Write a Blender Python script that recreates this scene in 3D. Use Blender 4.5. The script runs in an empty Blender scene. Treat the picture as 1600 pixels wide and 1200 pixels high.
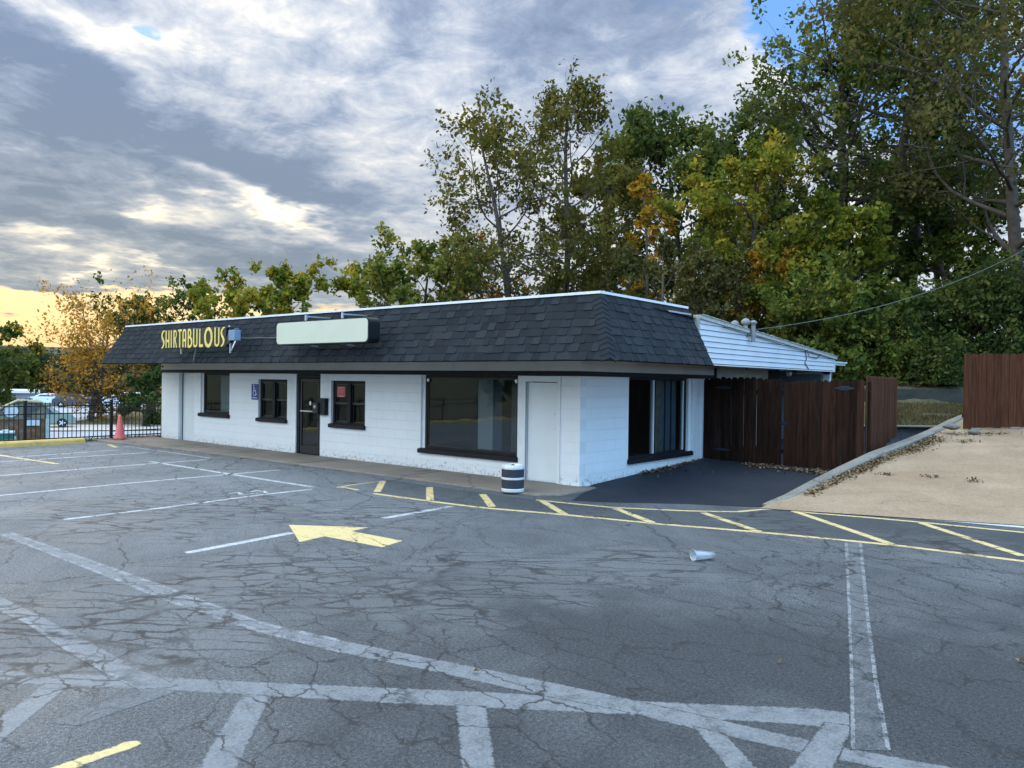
import bpy, math, random
import numpy as np
from mathutils import Vector, Matrix

scene = bpy.context.scene
COL = scene.collection
R = math.radians

# ------------------------------------------------------------------ camera
F = 1202.0                                   # focal length in pixels of a 1600 px wide picture
CAM = np.array([7.7488, -11.522, 1.9246])
def cam_axes(yaw, pitch, roll):
    fw = np.array([math.sin(yaw)*math.cos(pitch), math.cos(yaw)*math.cos(pitch), math.sin(pitch)])
    r = np.array([math.cos(yaw), -math.sin(yaw), 0.]); u = np.cross(r, fw)
    c, s = math.cos(roll), math.sin(roll)
    return c*r+s*u, -s*r+c*u, fw
CR, CU, CF = cam_axes(-0.6810, -0.0052, 0.0133)
cam_data = bpy.data.cameras.new('camera')
cam = bpy.data.objects.new('camera', cam_data); COL.objects.link(cam)
cam_data.sensor_width = 36; cam_data.lens = 36*F/1600
cam_data.clip_start = 0.05; cam_data.clip_end = 2000
cam.matrix_world = Matrix(((CR[0], CU[0], -CF[0], CAM[0]), (CR[1], CU[1], -CF[1], CAM[1]), (CR[2], CU[2], -CF[2], CAM[2]), (0, 0, 0, 1)))
scene.camera = cam
def ray(px, py): return CF+CR*(px-800)/F+CU*(600-py)/F
def at_z(px, py, z=0.): d = ray(px, py); return CAM+d*(z-CAM[2])/d[2]
def at_y(px, py, y=0.): d = ray(px, py); return CAM+d*(y-CAM[1])/d[1]
def at_x(px, py, x=0.): d = ray(px, py); return CAM+d*(x-CAM[0])/d[0]
def at_d(px, py, dep): return CAM+ray(px, py)*dep

# ------------------------------------------------------------------ exposure
scene.view_settings.view_transform = 'Standard'
scene.view_settings.look = 'None'
scene.view_settings.exposure = 0.98
scene.view_settings.gamma = 1.0
scene.view_settings.use_curve_mapping = False
scene.cycles.max_bounces = 4
scene.cycles.diffuse_bounces = 2
scene.cycles.glossy_bounces = 2
scene.cycles.transmission_bounces = 3
scene.cycles.transparent_max_bounces = 12
scene.cycles.caustics_reflective = False
scene.cycles.caustics_refractive = False

# ------------------------------------------------------------------ node helpers
class G:
    """small wrapper to write node graphs"""
    def __init__(s, tree): s.t = tree; tree.nodes.clear()
    def n(s, typ, **kw):
        nd = s.t.nodes.new(typ)
        for k, v in kw.items():
            if k.startswith('i_'): pass
            else: setattr(nd, k, v)
        return nd
    def link(s, a, b): s.t.links.new(a, b)
    def put(s, sock, v):
        if isinstance(v, bpy.types.NodeSocket): s.link(v, sock)
        elif isinstance(v, (tuple, list)) and len(v) == 3 and sock.type == 'RGBA': sock.default_value = (*v, 1)
        else: sock.default_value = v
    def math(s, op, a, b=None, c=None, clamp=False):
        nd = s.n('ShaderNodeMath', operation=op, use_clamp=clamp)
        s.put(nd.inputs[0], a)
        if b is not None: s.put(nd.inputs[1], b)
        if c is not None: s.put(nd.inputs[2], c)
        return nd.outputs[0]
    def vmath(s, op, a, b=None, scale=None):
        nd = s.n('ShaderNodeVectorMath', operation=op)
        s.put(nd.inputs[0], a)
        if b is not None: s.put(nd.inputs[1], b)
        if scale is not None: s.put(nd.inputs[3], scale)
        return nd.outputs[1] if op in ('DOT_PRODUCT', 'LENGTH', 'DISTANCE') else nd.outputs[0]
    dim = '3D'
    def noise(s, vec, scale, detail=4, rough=.55, dist=0., dim=None, col=False):
        nd = s.n('ShaderNodeTexNoise', noise_dimensions=dim or s.dim)
        if vec is not None: s.link(vec, nd.inputs['Vector'])
        nd.inputs['Scale'].default_value = scale; nd.inputs['Detail'].default_value = detail
        nd.inputs['Roughness'].default_value = rough; nd.inputs['Distortion'].default_value = dist
        return nd.outputs['Color' if col else 'Fac']
    def voro(s, vec, scale, feature='F1', rnd=1., out='Distance'):
        nd = s.n('ShaderNodeTexVoronoi', feature=feature, voronoi_dimensions=s.dim)
        if vec is not None: s.link(vec, nd.inputs['Vector'])
        nd.inputs['Scale'].default_value = scale; nd.inputs['Randomness'].default_value = rnd
        return nd.outputs[out]
    def ramp(s, fac, stops, interp='LINEAR'):
        nd = s.n('ShaderNodeValToRGB'); cr = nd.color_ramp; cr.interpolation = interp
        while len(cr.elements) > 1: cr.elements.remove(cr.elements[-1])
        for i, (p, c) in enumerate(stops):
            e = cr.elements[0] if i == 0 else cr.elements.new(p)
            e.position = p
            e.color = (c, c, c, 1) if isinstance(c, (int, float)) else (*c, 1)
        s.put(nd.inputs[0], fac)
        return nd.outputs[0]
    def mrange(s, v, a, b, c=0., d=1., smooth=False):
        nd = s.n('ShaderNodeMapRange'); nd.clamp = True
        if smooth: nd.interpolation_type = 'SMOOTHSTEP'
        s.put(nd.inputs[0], v)
        for i, x in enumerate((a, b, c, d)): s.put(nd.inputs[i+1], x)
        return nd.outputs[0]
    def mix(s, fac, a, b, mode='MIX'):
        nd = s.n('ShaderNodeMix', data_type='RGBA', blend_type=mode)
        s.put(nd.inputs[0], fac); s.put(nd.inputs[6], a); s.put(nd.inputs[7], b)
        return nd.outputs[2]
    def mapping(s, vec, scale=(1, 1, 1), rot=(0, 0, 0), loc=(0, 0, 0)):
        nd = s.n('ShaderNodeMapping'); s.link(vec, nd.inputs[0])
        nd.inputs['Location'].default_value = loc; nd.inputs['Rotation'].default_value = rot; nd.inputs['Scale'].default_value = scale
        return nd.outputs[0]
    def coord(s, which='Object'): return s.n('ShaderNodeTexCoord').outputs[which]
    def bump(s, h, strength=.3, dist=.02, normal=None):
        nd = s.n('ShaderNodeBump'); nd.inputs['Strength'].default_value = strength; nd.inputs['Distance'].default_value = dist
        s.link(h, nd.inputs['Height'])
        if normal is not None: s.link(normal, nd.inputs['Normal'])
        return nd.outputs[0]

# ------------------------------------------------------------------ world: low evening sky with broken cloud
SUN_AZ = math.atan2(*(ray(-160, 470)[:2]))        # azimuth measured from +Y towards +X
SUN_EL = R(8)
def azel(px, py):
    d = ray(px, py); d = d/np.linalg.norm(d)
    return math.atan2(d[0], d[1]), math.asin(d[2])
world = bpy.data.worlds.new('World'); scene.world = world; world.use_nodes = True
world.cycles.sampling_method = 'MANUAL'; world.cycles.sample_map_resolution = 256
g = G(world.node_tree)
g.dim = '2D'
gen = g.coord('Generated')
sky = g.n('ShaderNodeTexSky', sky_type='NISHITA'); sky.sun_disc = False
sky.sun_elevation = SUN_EL; sky.sun_rotation = SUN_AZ; sky.air_density = 1.0; sky.dust_density = 1.5; sky.ozone_density = 2.0
sep = g.n('ShaderNodeSeparateXYZ'); g.link(gen, sep.inputs[0])
X, Y, Z = sep.outputs
el = g.math('ARCSINE', g.math('MINIMUM', g.math('MAXIMUM', Z, -1.), 1.))
# cloud plane coordinates
zc = g.math('ADD', g.math('MAXIMUM', Z, 0.), 0.10)
cmb = g.n('ShaderNodeCombineXYZ'); g.link(g.math('DIVIDE', X, zc), cmb.inputs[0]); g.link(g.math('DIVIDE', Y, zc), cmb.inputs[1])
plane = cmb.outputs[0]
warpv = g.vmath('SUBTRACT', g.noise(plane, 1.1, 5, .6, 0, col=True), (.5, .5, .5))
# azimuth relative to camera heading so no seam in view
rel = g.n('ShaderNodeVectorRotate', rotation_type='Z_AXIS'); g.link(gen, rel.inputs[0]); rel.inputs['Angle'].default_value = -0.681
sp2 = g.n('ShaderNodeSeparateXYZ'); g.link(rel.outputs[0], sp2.inputs[0])
az = g.math('ARCTAN2', sp2.outputs[0], sp2.outputs[1])      # 0 straight ahead, + to the right
wsep = g.n('ShaderNodeSeparateXYZ'); g.link(warpv, wsep.inputs[0])
azw = g.math('MULTIPLY_ADD', wsep.outputs[0], .26, az); elw = g.math('MULTIPLY_ADD', wsep.outputs[1], .13, el)
sv = g.n('ShaderNodeCombineXYZ'); g.link(azw, sv.inputs[0]); g.link(elw, sv.inputs[1])
def blob(acc, px, py, rx, ry, ang, w):
    """add a soft elliptical patch of cloud (or gap, or glow) at a direction of the sky"""
    a0, e0 = azel(px, py); a0 += 0.681
    sa = rx/F*math.cos(math.atan((px-800)/F))**2/math.cos(e0); sb = ry/F*math.cos(math.atan((px-800)/F))
    m = g.n('ShaderNodeMapping', vector_type='TEXTURE'); g.link(sv.outputs[0], m.inputs[0])
    m.inputs['Location'].default_value = (a0, e0, 0); m.inputs['Rotation'].default_value = (0, 0, -R(ang)); m.inputs['Scale'].default_value = (sa, sb, 1)
    return g.math('MULTIPLY_ADD', g.math('POWER', .3679, g.vmath('DOT_PRODUCT', m.outputs[0], m.outputs[0])), w, 0. if acc is None else acc)
bright = None
for b in ((100, 35, 130, 40, 20, .60), (215, 95, 70, 45, 30, .40), (520, 90, 190, 80, 10, .24), (600, 200, 130, 60, 15, .22),
          (560, 20, 260, 45, 0, .2), (40, 110, 130, 60, 35, -.26), (200, 190, 210, 60, 20, -.24), (380, 270, 330, 42, 10, -.28), (130, 270, 160, 60, 0, -.18), (60, 470, 130, 16, 0, -.25),
          (385, 322, 125, 15, 14, 1.0), (225, 322, 50, 9, 5, .6), (330, 345, 60, 10, 12, .3), (20, 372, 50, 14, 6, .6), (320, 382, 320, 24, 5, -.30),
          (120, 440, 260, 25, 0, -.12), (250, 430, 90, 5, 3, .4), (80, 452, 70, 5, 2, .4), (105, 420, 40, 7, 6, .5), (700, 320, 110, 120, 0, .18), (1145, 95, 55, 45, 20, .5),
          (760, 30, 130, 50, 0, -.16), (860, 90, 160, 110, 0, -.12), (1010, 90, 160, 150, 0, -.02), (1350, 380, 320, 170, 0, .32), (900, 330, 200, 130, 0, .25)):
    bright = blob(bright, *b)
clear = None
for b in ((222, 62, 30, 11, 35, .95), (1245, 40, 80, 60, -20, 1.3), (400, 8, 40, 10, 0, .5), (1500, 130, 260, 180, 0, .8), (1040, 20, 150, 70, 0, .35), (150, 10, 30, 8, 10, .5)):
    clear = blob(clear, *b)
glow = None
for b in ((30, 515, 260, 56, 0, 1.5), (300, 492, 280, 24, -4, 1.0), (90, 460, 120, 8, 0, .3)):
    glow = blob(glow, *b)
stretch = g.mapping(plane, (1, 1, 1), (0, 0, R(35)))
stretch = g.mapping(stretch, (.55, 1.25, 1))
n1 = g.noise(stretch, 1.5, 9, .60, .55)
n2 = g.noise(plane, 6.0, 7, .66, .25)
tex = g.math('ADD', g.math('MULTIPLY', g.math('SUBTRACT', n1, .5), 1.15), g.math('MULTIPLY', g.math('SUBTRACT', n2, .5), 1.15))
band = g.mrange(el, 0.0, .30, .35, 1.0)
val = g.math('ADD', g.math('ADD', bright, .33), g.math('MULTIPLY', tex, band))
ccol = g.ramp(val, [(0.0, (.125, .170, .255)), (.25, (.180, .228, .320)), (.45, (.275, .318, .395)), (.65, (.38, .41, .46)), (.85, (.53, .53, .52)), (1.0, (.72, .68, .60))])
# warm tint of the lit cloud low towards the sun
warm = g.math('MULTIPLY', g.mrange(az, .35, -.5, 0, 1, True), g.mrange(el, .42, .03, 0, 1, True))
wtint = g.mix(warm, (1.01, 1, .99), (1.16, 1.0, .74))
ccol = g.mix(1.0, ccol, wtint, 'MULTIPLY')
nish = g.mix(1.0, sky.outputs[0], (.12, .13, .15), 'MULTIPLY')
blue = g.mix(.75, nish, (.11, .27, .60))
csel = g.mrange(g.math('MULTIPLY_ADD', tex, -.5, clear), .38, .75, 0, 1, True)
col = g.mix(csel, ccol, blue)
gsel = g.mrange(g.math('MULTIPLY_ADD', tex, .45, glow), .25, .72, 0, 1, True)
gcol = g.ramp(g.mrange(el, 0.0, .14, 0, 1), [(0, (.66, .42, .18)), (.45, (.70, .51, .25)), (1, (.62, .51, .33))])
col = g.mix(gsel, col, gcol)
# the sky overhead and behind the photographer (east) is brighter and bluer
back = g.math('MAXIMUM', g.mrange(sp2.outputs[1], .45, -.15, 0, 1, True), g.mrange(Z, .50, .85, 0, 1, True))
east = g.mrange(X, -.1, .75, 0, 1, True)
bcol = g.mix(g.mrange(tex, -.3, .4), g.mix(east, (1.04, 1.22, 1.38), (.34, .78, 1.46)), g.mix(east, (1.42, 1.56, 1.62), (.74, 1.12, 1.58)))
col = g.mix(back, col, bcol)
bg = g.n('ShaderNodeBackground'); g.link(col, bg.inputs[0]); bg.inputs[1].default_value = 1.0
wo = g.n('ShaderNodeOutputWorld'); g.link(bg.outputs[0], wo.inputs[0])

# ------------------------------------------------------------------ sun, low and veiled by cloud
sd = bpy.data.lights.new('sun', 'SUN'); sd.energy = 0.6; sd.angle = R(14); sd.color = (1.0, .86, .66)
so = bpy.data.objects.new('sun', sd); COL.objects.link(so)
sdir = Vector((math.sin(SUN_AZ)*math.cos(SUN_EL), math.cos(SUN_AZ)*math.cos(SUN_EL), math.sin(SUN_EL)))
so.rotation_euler = sdir.to_track_quat('Z', 'Y').to_euler(); so.location = (-30, 10, 30)

# ------------------------------------------------------------------ materials
def mat(name):
    m = bpy.data.materials.new(name); m.use_nodes = True
    return m, G(m.node_tree)
def finish(m, g, color, rough=.6, metal=0., normal=None, spec=.5, rsock=None):
    b = g.n('ShaderNodeBsdfPrincipled'); g.put(b.inputs['Base Color'], color)
    g.put(b.inputs['Roughness'], rsock if rsock is not None else rough); b.inputs['Metallic'].default_value = metal
    b.inputs['Specular IOR Level'].default_value = spec
    if normal is not None: g.link(normal, b.inputs['Normal'])
    o = g.n('ShaderNodeOutputMaterial'); g.link(b.outputs[0], o.inputs[0]); return m
def basic(name, col, rough=.6, var=.18, scale=6., bump=.1, bscale=60., metal=0., spec=.5, dirt=None):
    m, g = mat(name); c = g.coord()
    a = tuple(x*(1-var) for x in col); b = tuple(min(1, x*(1+var)) for x in col)
    colr = g.mix(g.mrange(g.noise(c, scale, 5, .6), .3, .7), a, b)
    if dirt: colr = g.mix(g.mrange(g.noise(c, scale*.6, 6, .7, .5), .52, .75, 0, .7), colr, dirt)
    nrm = g.bump(g.noise(c, bscale, 3, .6), bump, .01) if bump else None
    return finish(m, g, colr, rough, metal, nrm, spec)

def cracks(g, c, scale, width, warp=.35, wscale=1.2, w=None):
    if w is None: w = g.vmath('SUBTRACT', g.noise(c, wscale, 5, .65, 0, col=True), (.5, .5, .5))
    v = g.vmath('ADD', c, g.vmath('SCALE', w, scale=warp))
    d = g.voro(v, scale, 'DISTANCE_TO_EDGE')
    return g.mrange(d, width*.25, width, 1, 0)
def asphalt_parts(g, c, light=(.150, .157, .165), dark=(.040, .044, .049)):
    big = g.noise(c, .22, 4, .6, .4); mid = g.noise(c, 1.7, 6, .62)
    t = g.math('ADD', g.math('MULTIPLY', big, .85), g.math('MULTIPLY', mid, .35))
    # the lot is paler and more worn to the left (west), sealed and darker to the right
    sx = g.n('ShaderNodeSeparateXYZ'); g.link(c, sx.inputs[0])
    west = g.mrange(g.math('ADD', sx.outputs[0], g.math('MULTIPLY', mid, 3.)), 6.5, -3., -.10, .22)
    t = g.math('ADD', t, west)
    base = g.mix(g.mrange(t, .38, .86), dark, light)
    st = g.mapping(c, (1, 1, 1), (0, 0, R(38))); st = g.mapping(st, (.7, 4, 1))
    base = g.mix(g.mrange(g.noise(st, 1.4, 7, .7, .8), .50, .76, 0, .35), base, tuple(x*.8 for x in dark))
    fine = g.noise(c, 42, 4, .8); f2 = g.noise(c, 130, 2, .7)
    base = g.mix(1.0, base, g.ramp(g.math('MULTIPLY_ADD', f2, .5, g.math('MULTIPLY', fine, .55)), [(.36, .22), (.47, .74), (.56, 1.15), (.66, 2.1)]), 'MULTIPLY')
    # cracking
    m1 = g.mrange(g.noise(c, .20, 3, .5, .3), .40, .56)
    m2 = g.mrange(g.noise(g.mapping(c, loc=(7, 3, 0)), .28, 3, .5), .45, .54)
    W1 = g.vmath('SUBTRACT', g.noise(c, .8, 6, .68, 0, col=True), (.5, .5, .5)); W2 = g.vmath('SUBTRACT', g.noise(c, 2.3, 4, .65, 0, col=True), (.5, .5, .5))
    anis = g.mapping(g.mapping(c, rot=(0, 0, R(20))), (.75, 1.5, 1))
    c1 = g.math('MULTIPLY', cracks(g, anis, .55, .016, .8, w=W1), m1)
    c2 = g.math('MULTIPLY', cracks(g, anis, 2.0, .036, .40, w=W2), m2)
    c3 = g.math('MULTIPLY', cracks(g, g.mapping(c, loc=(3, 9, 0)), .26, .008, 1.4, w=W1), .8)
    # worst broken areas: alligator cracking running across the lot
    area = None
    for (px, py, rr) in ((230, 960, 1.7), (60, 1000, 1.3), (430, 900, 1.6), (800, 900, 1.5), (650, 930, 1.2), (1000, 880, 1.1), (250, 800, 2.6), (1200, 815, 1.2), (1480, 850, 1.1), (600, 800, 1.6)):
        q = at_z(px, py, 0); dd = g.vmath('DISTANCE', c, (q[0], q[1], 0.))
        k = g.mrange(g.math('MULTIPLY_ADD', mid, -1.6, g.math('DIVIDE', dd, rr)), .15, -.35, 0, 1); area = k if area is None else g.math('MAXIMUM', area, k)
    run = g.mapping(g.mapping(c, rot=(0, 0, R(-37))), (.55, 1.9, 1))
    c4 = g.math('MULTIPLY', g.math('MAXIMUM', cracks(g, run, 2.2, .085, .34, w=W2), cracks(g, run, .9, .050, .6, w=W1)), area)
    c2 = g.math('MAXIMUM', c2, c4)
    cr = g.math('MAXIMUM', g.math('MAXIMUM', c1, c2), c3)
    sp = g.mrange(g.noise(c, 3.0, 5, .6), .30, .52, .15, 1)
    cr = g.math('MULTIPLY', cr, sp)
    base = g.mix(g.math('MULTIPLY', area, .35), base, light)
    return base, cr, fine
def asphalt_mat(name, light=(.150, .157, .165), dark=(.040, .044, .049), crk=.85, paint=None, wear=(.35, .62), pmix=.95):
    m, g = mat(name); g.dim = '2D'; c = g.coord()
    base, cr, fine = asphalt_parts(g, c, light, dark)
    if paint:
        w = g.math('ADD', g.math('MULTIPLY', g.noise(c, 7, 6, .7), .6), g.math('MULTIPLY', g.noise(c, 60, 3, .7), .42))
        k = g.mrange(w, wear[0], wear[1], 0, pmix)
        at = g.n('ShaderNodeAttribute'); at.attribute_name = 'edge'
        k = g.math('MULTIPLY', k, g.mrange(g.math('ADD', at.outputs['Fac'], g.math('MULTIPLY', g.math('SUBTRACT', g.noise(c, 26, 5, .75), .5), 2.0)), .12, .40))
        pc = g.mix(1.0, paint, g.ramp(fine, [(.3, .78), (.55, 1.0), (.7, 1.12)]), 'MULTIPLY')
        base = g.mix(k, base, pc)
    colr = g.mix(g.math('MULTIPLY', cr, crk), base, (.018, .018, .02))
    h = fine
    rr = g.mrange(g.noise(c, .5, 4, .6), .3, .7, .66, .86)
    return finish(m, g, colr, .8, 0, g.bump(h, .45, .010), .35, rr)

M = {}
M['asphalt'] = asphalt_mat('worn asphalt')
M['band_asphalt'] = asphalt_mat('hatch band asphalt', (.092, .098, .104), (.038, .042, .047))
M['seal'] = asphalt_mat('fresh sealed asphalt', (.018, .023, .034), (.009, .0125, .021), .25)
M['grey_paint'] = asphalt_mat('blacked out grey stripe', paint=(.205, .218, .235), wear=(.26, .56))
M['grey_paint2'] = asphalt_mat('faint grey stripe', paint=(.175, .186, .200), wear=(.36, .70), pmix=.85)
M['grey_edge'] = asphalt_mat('pale stripe edge', paint=(.30, .315, .335), wear=(.40, .60), pmix=.9)
M['white_line'] = asphalt_mat('faded white line', paint=(.52, .54, .56), wear=(.28, .56), pmix=.95)
M['yellow_paint'] = asphalt_mat('yellow line paint', paint=(.66, .51, .24), wear=(.20, .44), pmix=1.0)
M['cream_paint'] = asphalt_mat('faded cream paint', paint=(.62, .66, .58), wear=(.42, .56))
M['pink_paint'] = asphalt_mat('faded pink paint', paint=(.42, .22, .24), wear=(.46, .62), pmix=.6)

def concrete_mat(name, a, b, grain=35., stain=(.12, .10, .09), st=.5, ck=.6):
    m, g = mat(name); c = g.coord()
    t = g.noise(c, .8, 6, .62, .3)
    colr = g.mix(g.mrange(t, .3, .7), a, b)
    sc = g.mapping(g.mapping(c, rot=(0, 0, R(-37))), (.25, 2.0, 1))
    colr = g.mix(g.mrange(g.noise(sc, 1.1, 5, .6), .50, .8, 0, st), colr, stain)
    fine = g.noise(c, grain, 4, .7)
    colr = g.mix(1.0, colr, g.ramp(fine, [(.3, .74), (.5, 1.), (.7, 1.2)]), 'MULTIPLY')
    h = fine
    cr = cracks(g, c, .35, .006, .8, .7)
    colr = g.mix(g.math('MULTIPLY', cr, ck), colr, (.05, .045, .04))
    return finish(m, g, colr, .85, 0, g.bump(h, .4, .01), .3)
M['pad'] = concrete_mat('tan concrete', (.275, .193, .124), (.385, .285, .190), 24, (.25, .155, .09), .6, .18)
M['walk'] = concrete_mat('brown grey walk concrete', (.215, .180, .142), (.305, .255, .205), 30, (.11, .09, .075), .45)
M['kerb'] = concrete_mat('rough kerb concrete', (.19, .175, .15), (.29, .27, .235), 22, (.10, .09, .08), .45)
M['retain'] = concrete_mat('dark stained concrete', (.036, .038, .034), (.075, .075, .064), 16, (.014, .016, .014), .75)
M['bluewall'] = concrete_mat('dark blue grey block', (.05, .065, .08), (.10, .12, .145), 14, (.02, .03, .04), .5)
M['lip'] = concrete_mat('pale painted lip', (.42, .47, .55), (.52, .57, .66), 30, (.25, .27, .3), .3)
M['farwalk'] = concrete_mat('far pale concrete', (.45, .42, .38), (.56, .52, .48), 6, (.35, .32, .3), .3)
M['farroad'] = concrete_mat('far grey road', (.33, .34, .38), (.42, .43, .47), 6, (.24, .25, .28), .3)
M['yellow_kerb'] = basic('yellow kerb paint', (.64, .42, .11), .7, .16, 6, .25, 50, dirt=(.26, .18, .08))

def block_mat(name, col, bw=.4064, bh=.2032, axis='X', off=0.):
    m, g = mat(name); c = g.coord()
    s = g.n('ShaderNodeSeparateXYZ'); g.link(c, s.inputs[0])
    cc = g.n('ShaderNodeCombineXYZ'); g.link(s.outputs[0] if axis == 'X' else s.outputs[1], cc.inputs[0]); g.link(g.math('ADD', s.outputs[2], off), cc.inputs[1])
    wob = g.vmath('SCALE', g.vmath('SUBTRACT', g.noise(c, 3, 3, .5, 0, col=True), (.5, .5, .5)), scale=.012)
    v = g.vmath('ADD', cc.outputs[0], wob)
    bt = g.n('ShaderNodeTexBrick'); g.link(v, bt.inputs['Vector']); bt.inputs['Scale'].default_value = 1.0
    bt.inputs['Brick Width'].default_value = bw; bt.inputs['Row Height'].default_value = bh
    bt.inputs['Mortar Size'].default_value = .0045; bt.inputs['Mortar Smooth'].default_value = .35
    bt.inputs['Color1'].default_value = (.93, .93, .93, 1); bt.inputs['Color2'].default_value = (1, 1, 1, 1); bt.inputs['Mortar'].default_value = (.80, .80, .80, 1)
    vis = g.mrange(g.noise(c, 1.3, 4, .6), .30, .62, .35, 1)
    mort = g.math('MULTIPLY', bt.outputs['Fac'], vis)
    colr = g.mix(g.mrange(g.noise(c, 1.1, 6, .65), .3, .7), tuple(x*.93 for x in col), col)
    colr = g.mix(g.math('MULTIPLY', mort, .22), colr, tuple(x*.45 for x in col))
    # chipped, dirty foot of the wall
    low = g.mrange(s.outputs[2], .42, .0, 0, 1)
    chip = g.mrange(g.math('MULTIPLY_ADD', low, .22, g.noise(c, 13, 7, .72, .6)), .70, .76, 0, .75)
    chip = g.math('MULTIPLY', chip, g.mrange(low, 0, .2))
    colr = g.mix(chip, colr, (.40, .39, .36))
    grime = g.math('MULTIPLY', g.mrange(g.noise(c, 2.2, 6, .7), .35, .75), g.mrange(s.outputs[2], .30, 0, 0, .42))
    colr = g.mix(grime, colr, (.36, .34, .30))
    h = g.math('ADD', g.math('MULTIPLY', mort, -1.2), g.math('ADD', g.math('MULTIPLY', g.noise(c, 45, 4, .65), .35), g.math('MULTIPLY', g.mrange(g.noise(c, 9, 5, .7), .4, .7), g.math('MULTIPLY', low, 1.2))))
    return finish(m, g, colr, .62, 0, g.bump(h, .55, .008), .3)
WHITE = (.87, .88, .87)
M['block'] = block_mat('painted white block', WHITE)
M['block_side'] = block_mat('painted white block side', WHITE, axis='Y')
M['beige_wall'] = basic('beige stucco', (.50, .48, .40), .8, .12, 5, .3, 60)
M['white'] = basic('white paint', (.78, .79, .78), .5, .05, 4, .05, 40)
M['white_door'] = basic('white metal door paint', (.76, .79, .78), .42, .04, 3, .04, 12)
M['black'] = basic('black trim paint', (.0075, .0075, .009), .6, .3, 8, .15, 50, spec=.3, dirt=(.022, .019, .017))
M['black_metal'] = basic('black metal', (.007, .008, .010), .5, .2, 8, .05, 80, spec=.35)
M['bronze'] = basic('dark bronze aluminium', (.022, .021, .020), .45, .2, 5, .05, 80, metal=.2)
M['soffit'] = basic('grey fascia', (.62, .61, .58), .7, .06, 1.2, .1, 30, dirt=(.5, .48, .44))
M['ventgrey'] = basic('dull vent metal', (.22, .23, .24), .6, .15, 8, .1, 60)
M['boxgrey'] = basic('blue grey box', (.20, .27, .38), .5, .08, 8, .05, 60)
M['drip'] = basic('white drip metal', (.80, .82, .85), .35, .05, 3, .03, 30)
M['galv'] = basic('galvanised metal', (.50, .53, .56), .38, .1, 8, .08, 60, metal=.6)
M['sage'] = basic('sage flashing', (.36, .41, .37), .6, .12, 6, .1, 40)
M['siding'] = basic('white vinyl siding', (.60, .63, .66), .6, .05, 2, .05, 40, dirt=(.50, .53, .55))
M['rake'] = basic('weathered rake edge', (.46, .46, .41), .8, .25, 14, .4, 40, dirt=(.2, .19, .17))
M['greysiding'] = basic('grey siding', (.20, .23, .25), .7, .1, 4, .1, 30)
M['dark'] = basic('dark interior', (.09, .09, .095), .9, .2, 2, 0)
M['roomwall'] = basic('interior wall', (.15, .175, .19), .9, .1, 1, 0)
M['column'] = basic('interior column', (.50, .54, .55), .7, .05, 1, 0)
M['curtain'] = basic('brown panel', (.30, .24, .18), .8, .3, 6, .2, 20)
M['tar'] = basic('dark roof membrane', (.10, .10, .10), .9, .2, 2, .2, 30)
M['letters'] = basic('yellow sign enamel', (.88, .66, .16), .4, .06, 6, .05, 60)
M['signblack'] = basic('sign black', (.008, .008, .010), .4, .2, 6, 0)
M['signface'] = basic('pale green acrylic', (.62, .64, .50), .35, .04, 1.5, .02, 20, dirt=(.56, .58, .45))
M['adablue'] = basic('sign blue', (.012, .045, .30), .4, .05, 8, 0)
M['adawhite'] = basic('sign white', (.78, .80, .84), .4, .05, 8, 0)
M['red'] = basic('poster red', (.55, .09, .09), .6, .1, 8, 0)
M['paper'] = basic('poster pale', (.70, .62, .60), .6, .1, 8, 0)
M['cone'] = basic('faded cone plastic', (.86, .17, .15), .5, .10, 9, .05, 40, dirt=(.80, .30, .26))
M['rubber'] = basic('rubber', (.02, .02, .02), .8, .2, 8, .2, 60)
M['binwhite'] = basic('bin white', (.72, .74, .74), .45, .06, 9, .1, 40, dirt=(.48, .47, .45))
M['binblack'] = basic('bin black band', (.028, .034, .045), .5, .2, 9, .1, 40)
M['rock'] = basic('rock', (.15, .145, .13), .85, .25, 9, .6, 16)
M['bark'] = basic('grey brown bark', (.075, .060, .048), .9, .35, 7, .8, 14)
M['bark_pale'] = basic('pale grey bark', (.15, .135, .115), .9, .3, 7, .8, 14)
M['earth'] = basic('earth', (.085, .070, .050), .95, .3, 3, .4, 12)
M['steel'] = basic('steel strap', (.30, .33, .38), .4, .1, 9, .05, 60, metal=.8)
M['hinge'] = basic('blue black iron', (.007, .016, .032), .5, .2, 9, .05, 60)
M['cable'] = basic('cable sheath', (.12, .12, .115), .6, .2, 9, 0)
M['shed_trim'] = basic('faded olive trim', (.20, .20, .14), .8, .2, 6, .2, 30)
M['shed_wood'] = basic('weathered brown boards', (.16, .085, .045), .85, .4, 5, .3, 30, dirt=(.30, .26, .2))
M['shed_pale'] = basic('pale blue green board', (.42, .52, .52), .8, .15, 6, .2, 30)
M['shed_white'] = basic('pale round panel', (.62, .68, .74), .6, .08, 6, .1, 30)
M['dump'] = basic('dumpster green', (.02, .12, .09), .6, .25, 6, .1, 30)
M['fargrey'] = basic('far grey wall', (.24, .24, .27), .8, .08, .5, 0)
M['farwhite'] = basic('far white wall', (.72, .74, .78), .8, .05, .5, 0)
M['farbrick'] = basic('far brick wall', (.16, .09, .07), .8, .15, 1, 0)
M['farroof'] = basic('far dark roof', (.06, .06, .065), .8, .15, 1, 0)

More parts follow.
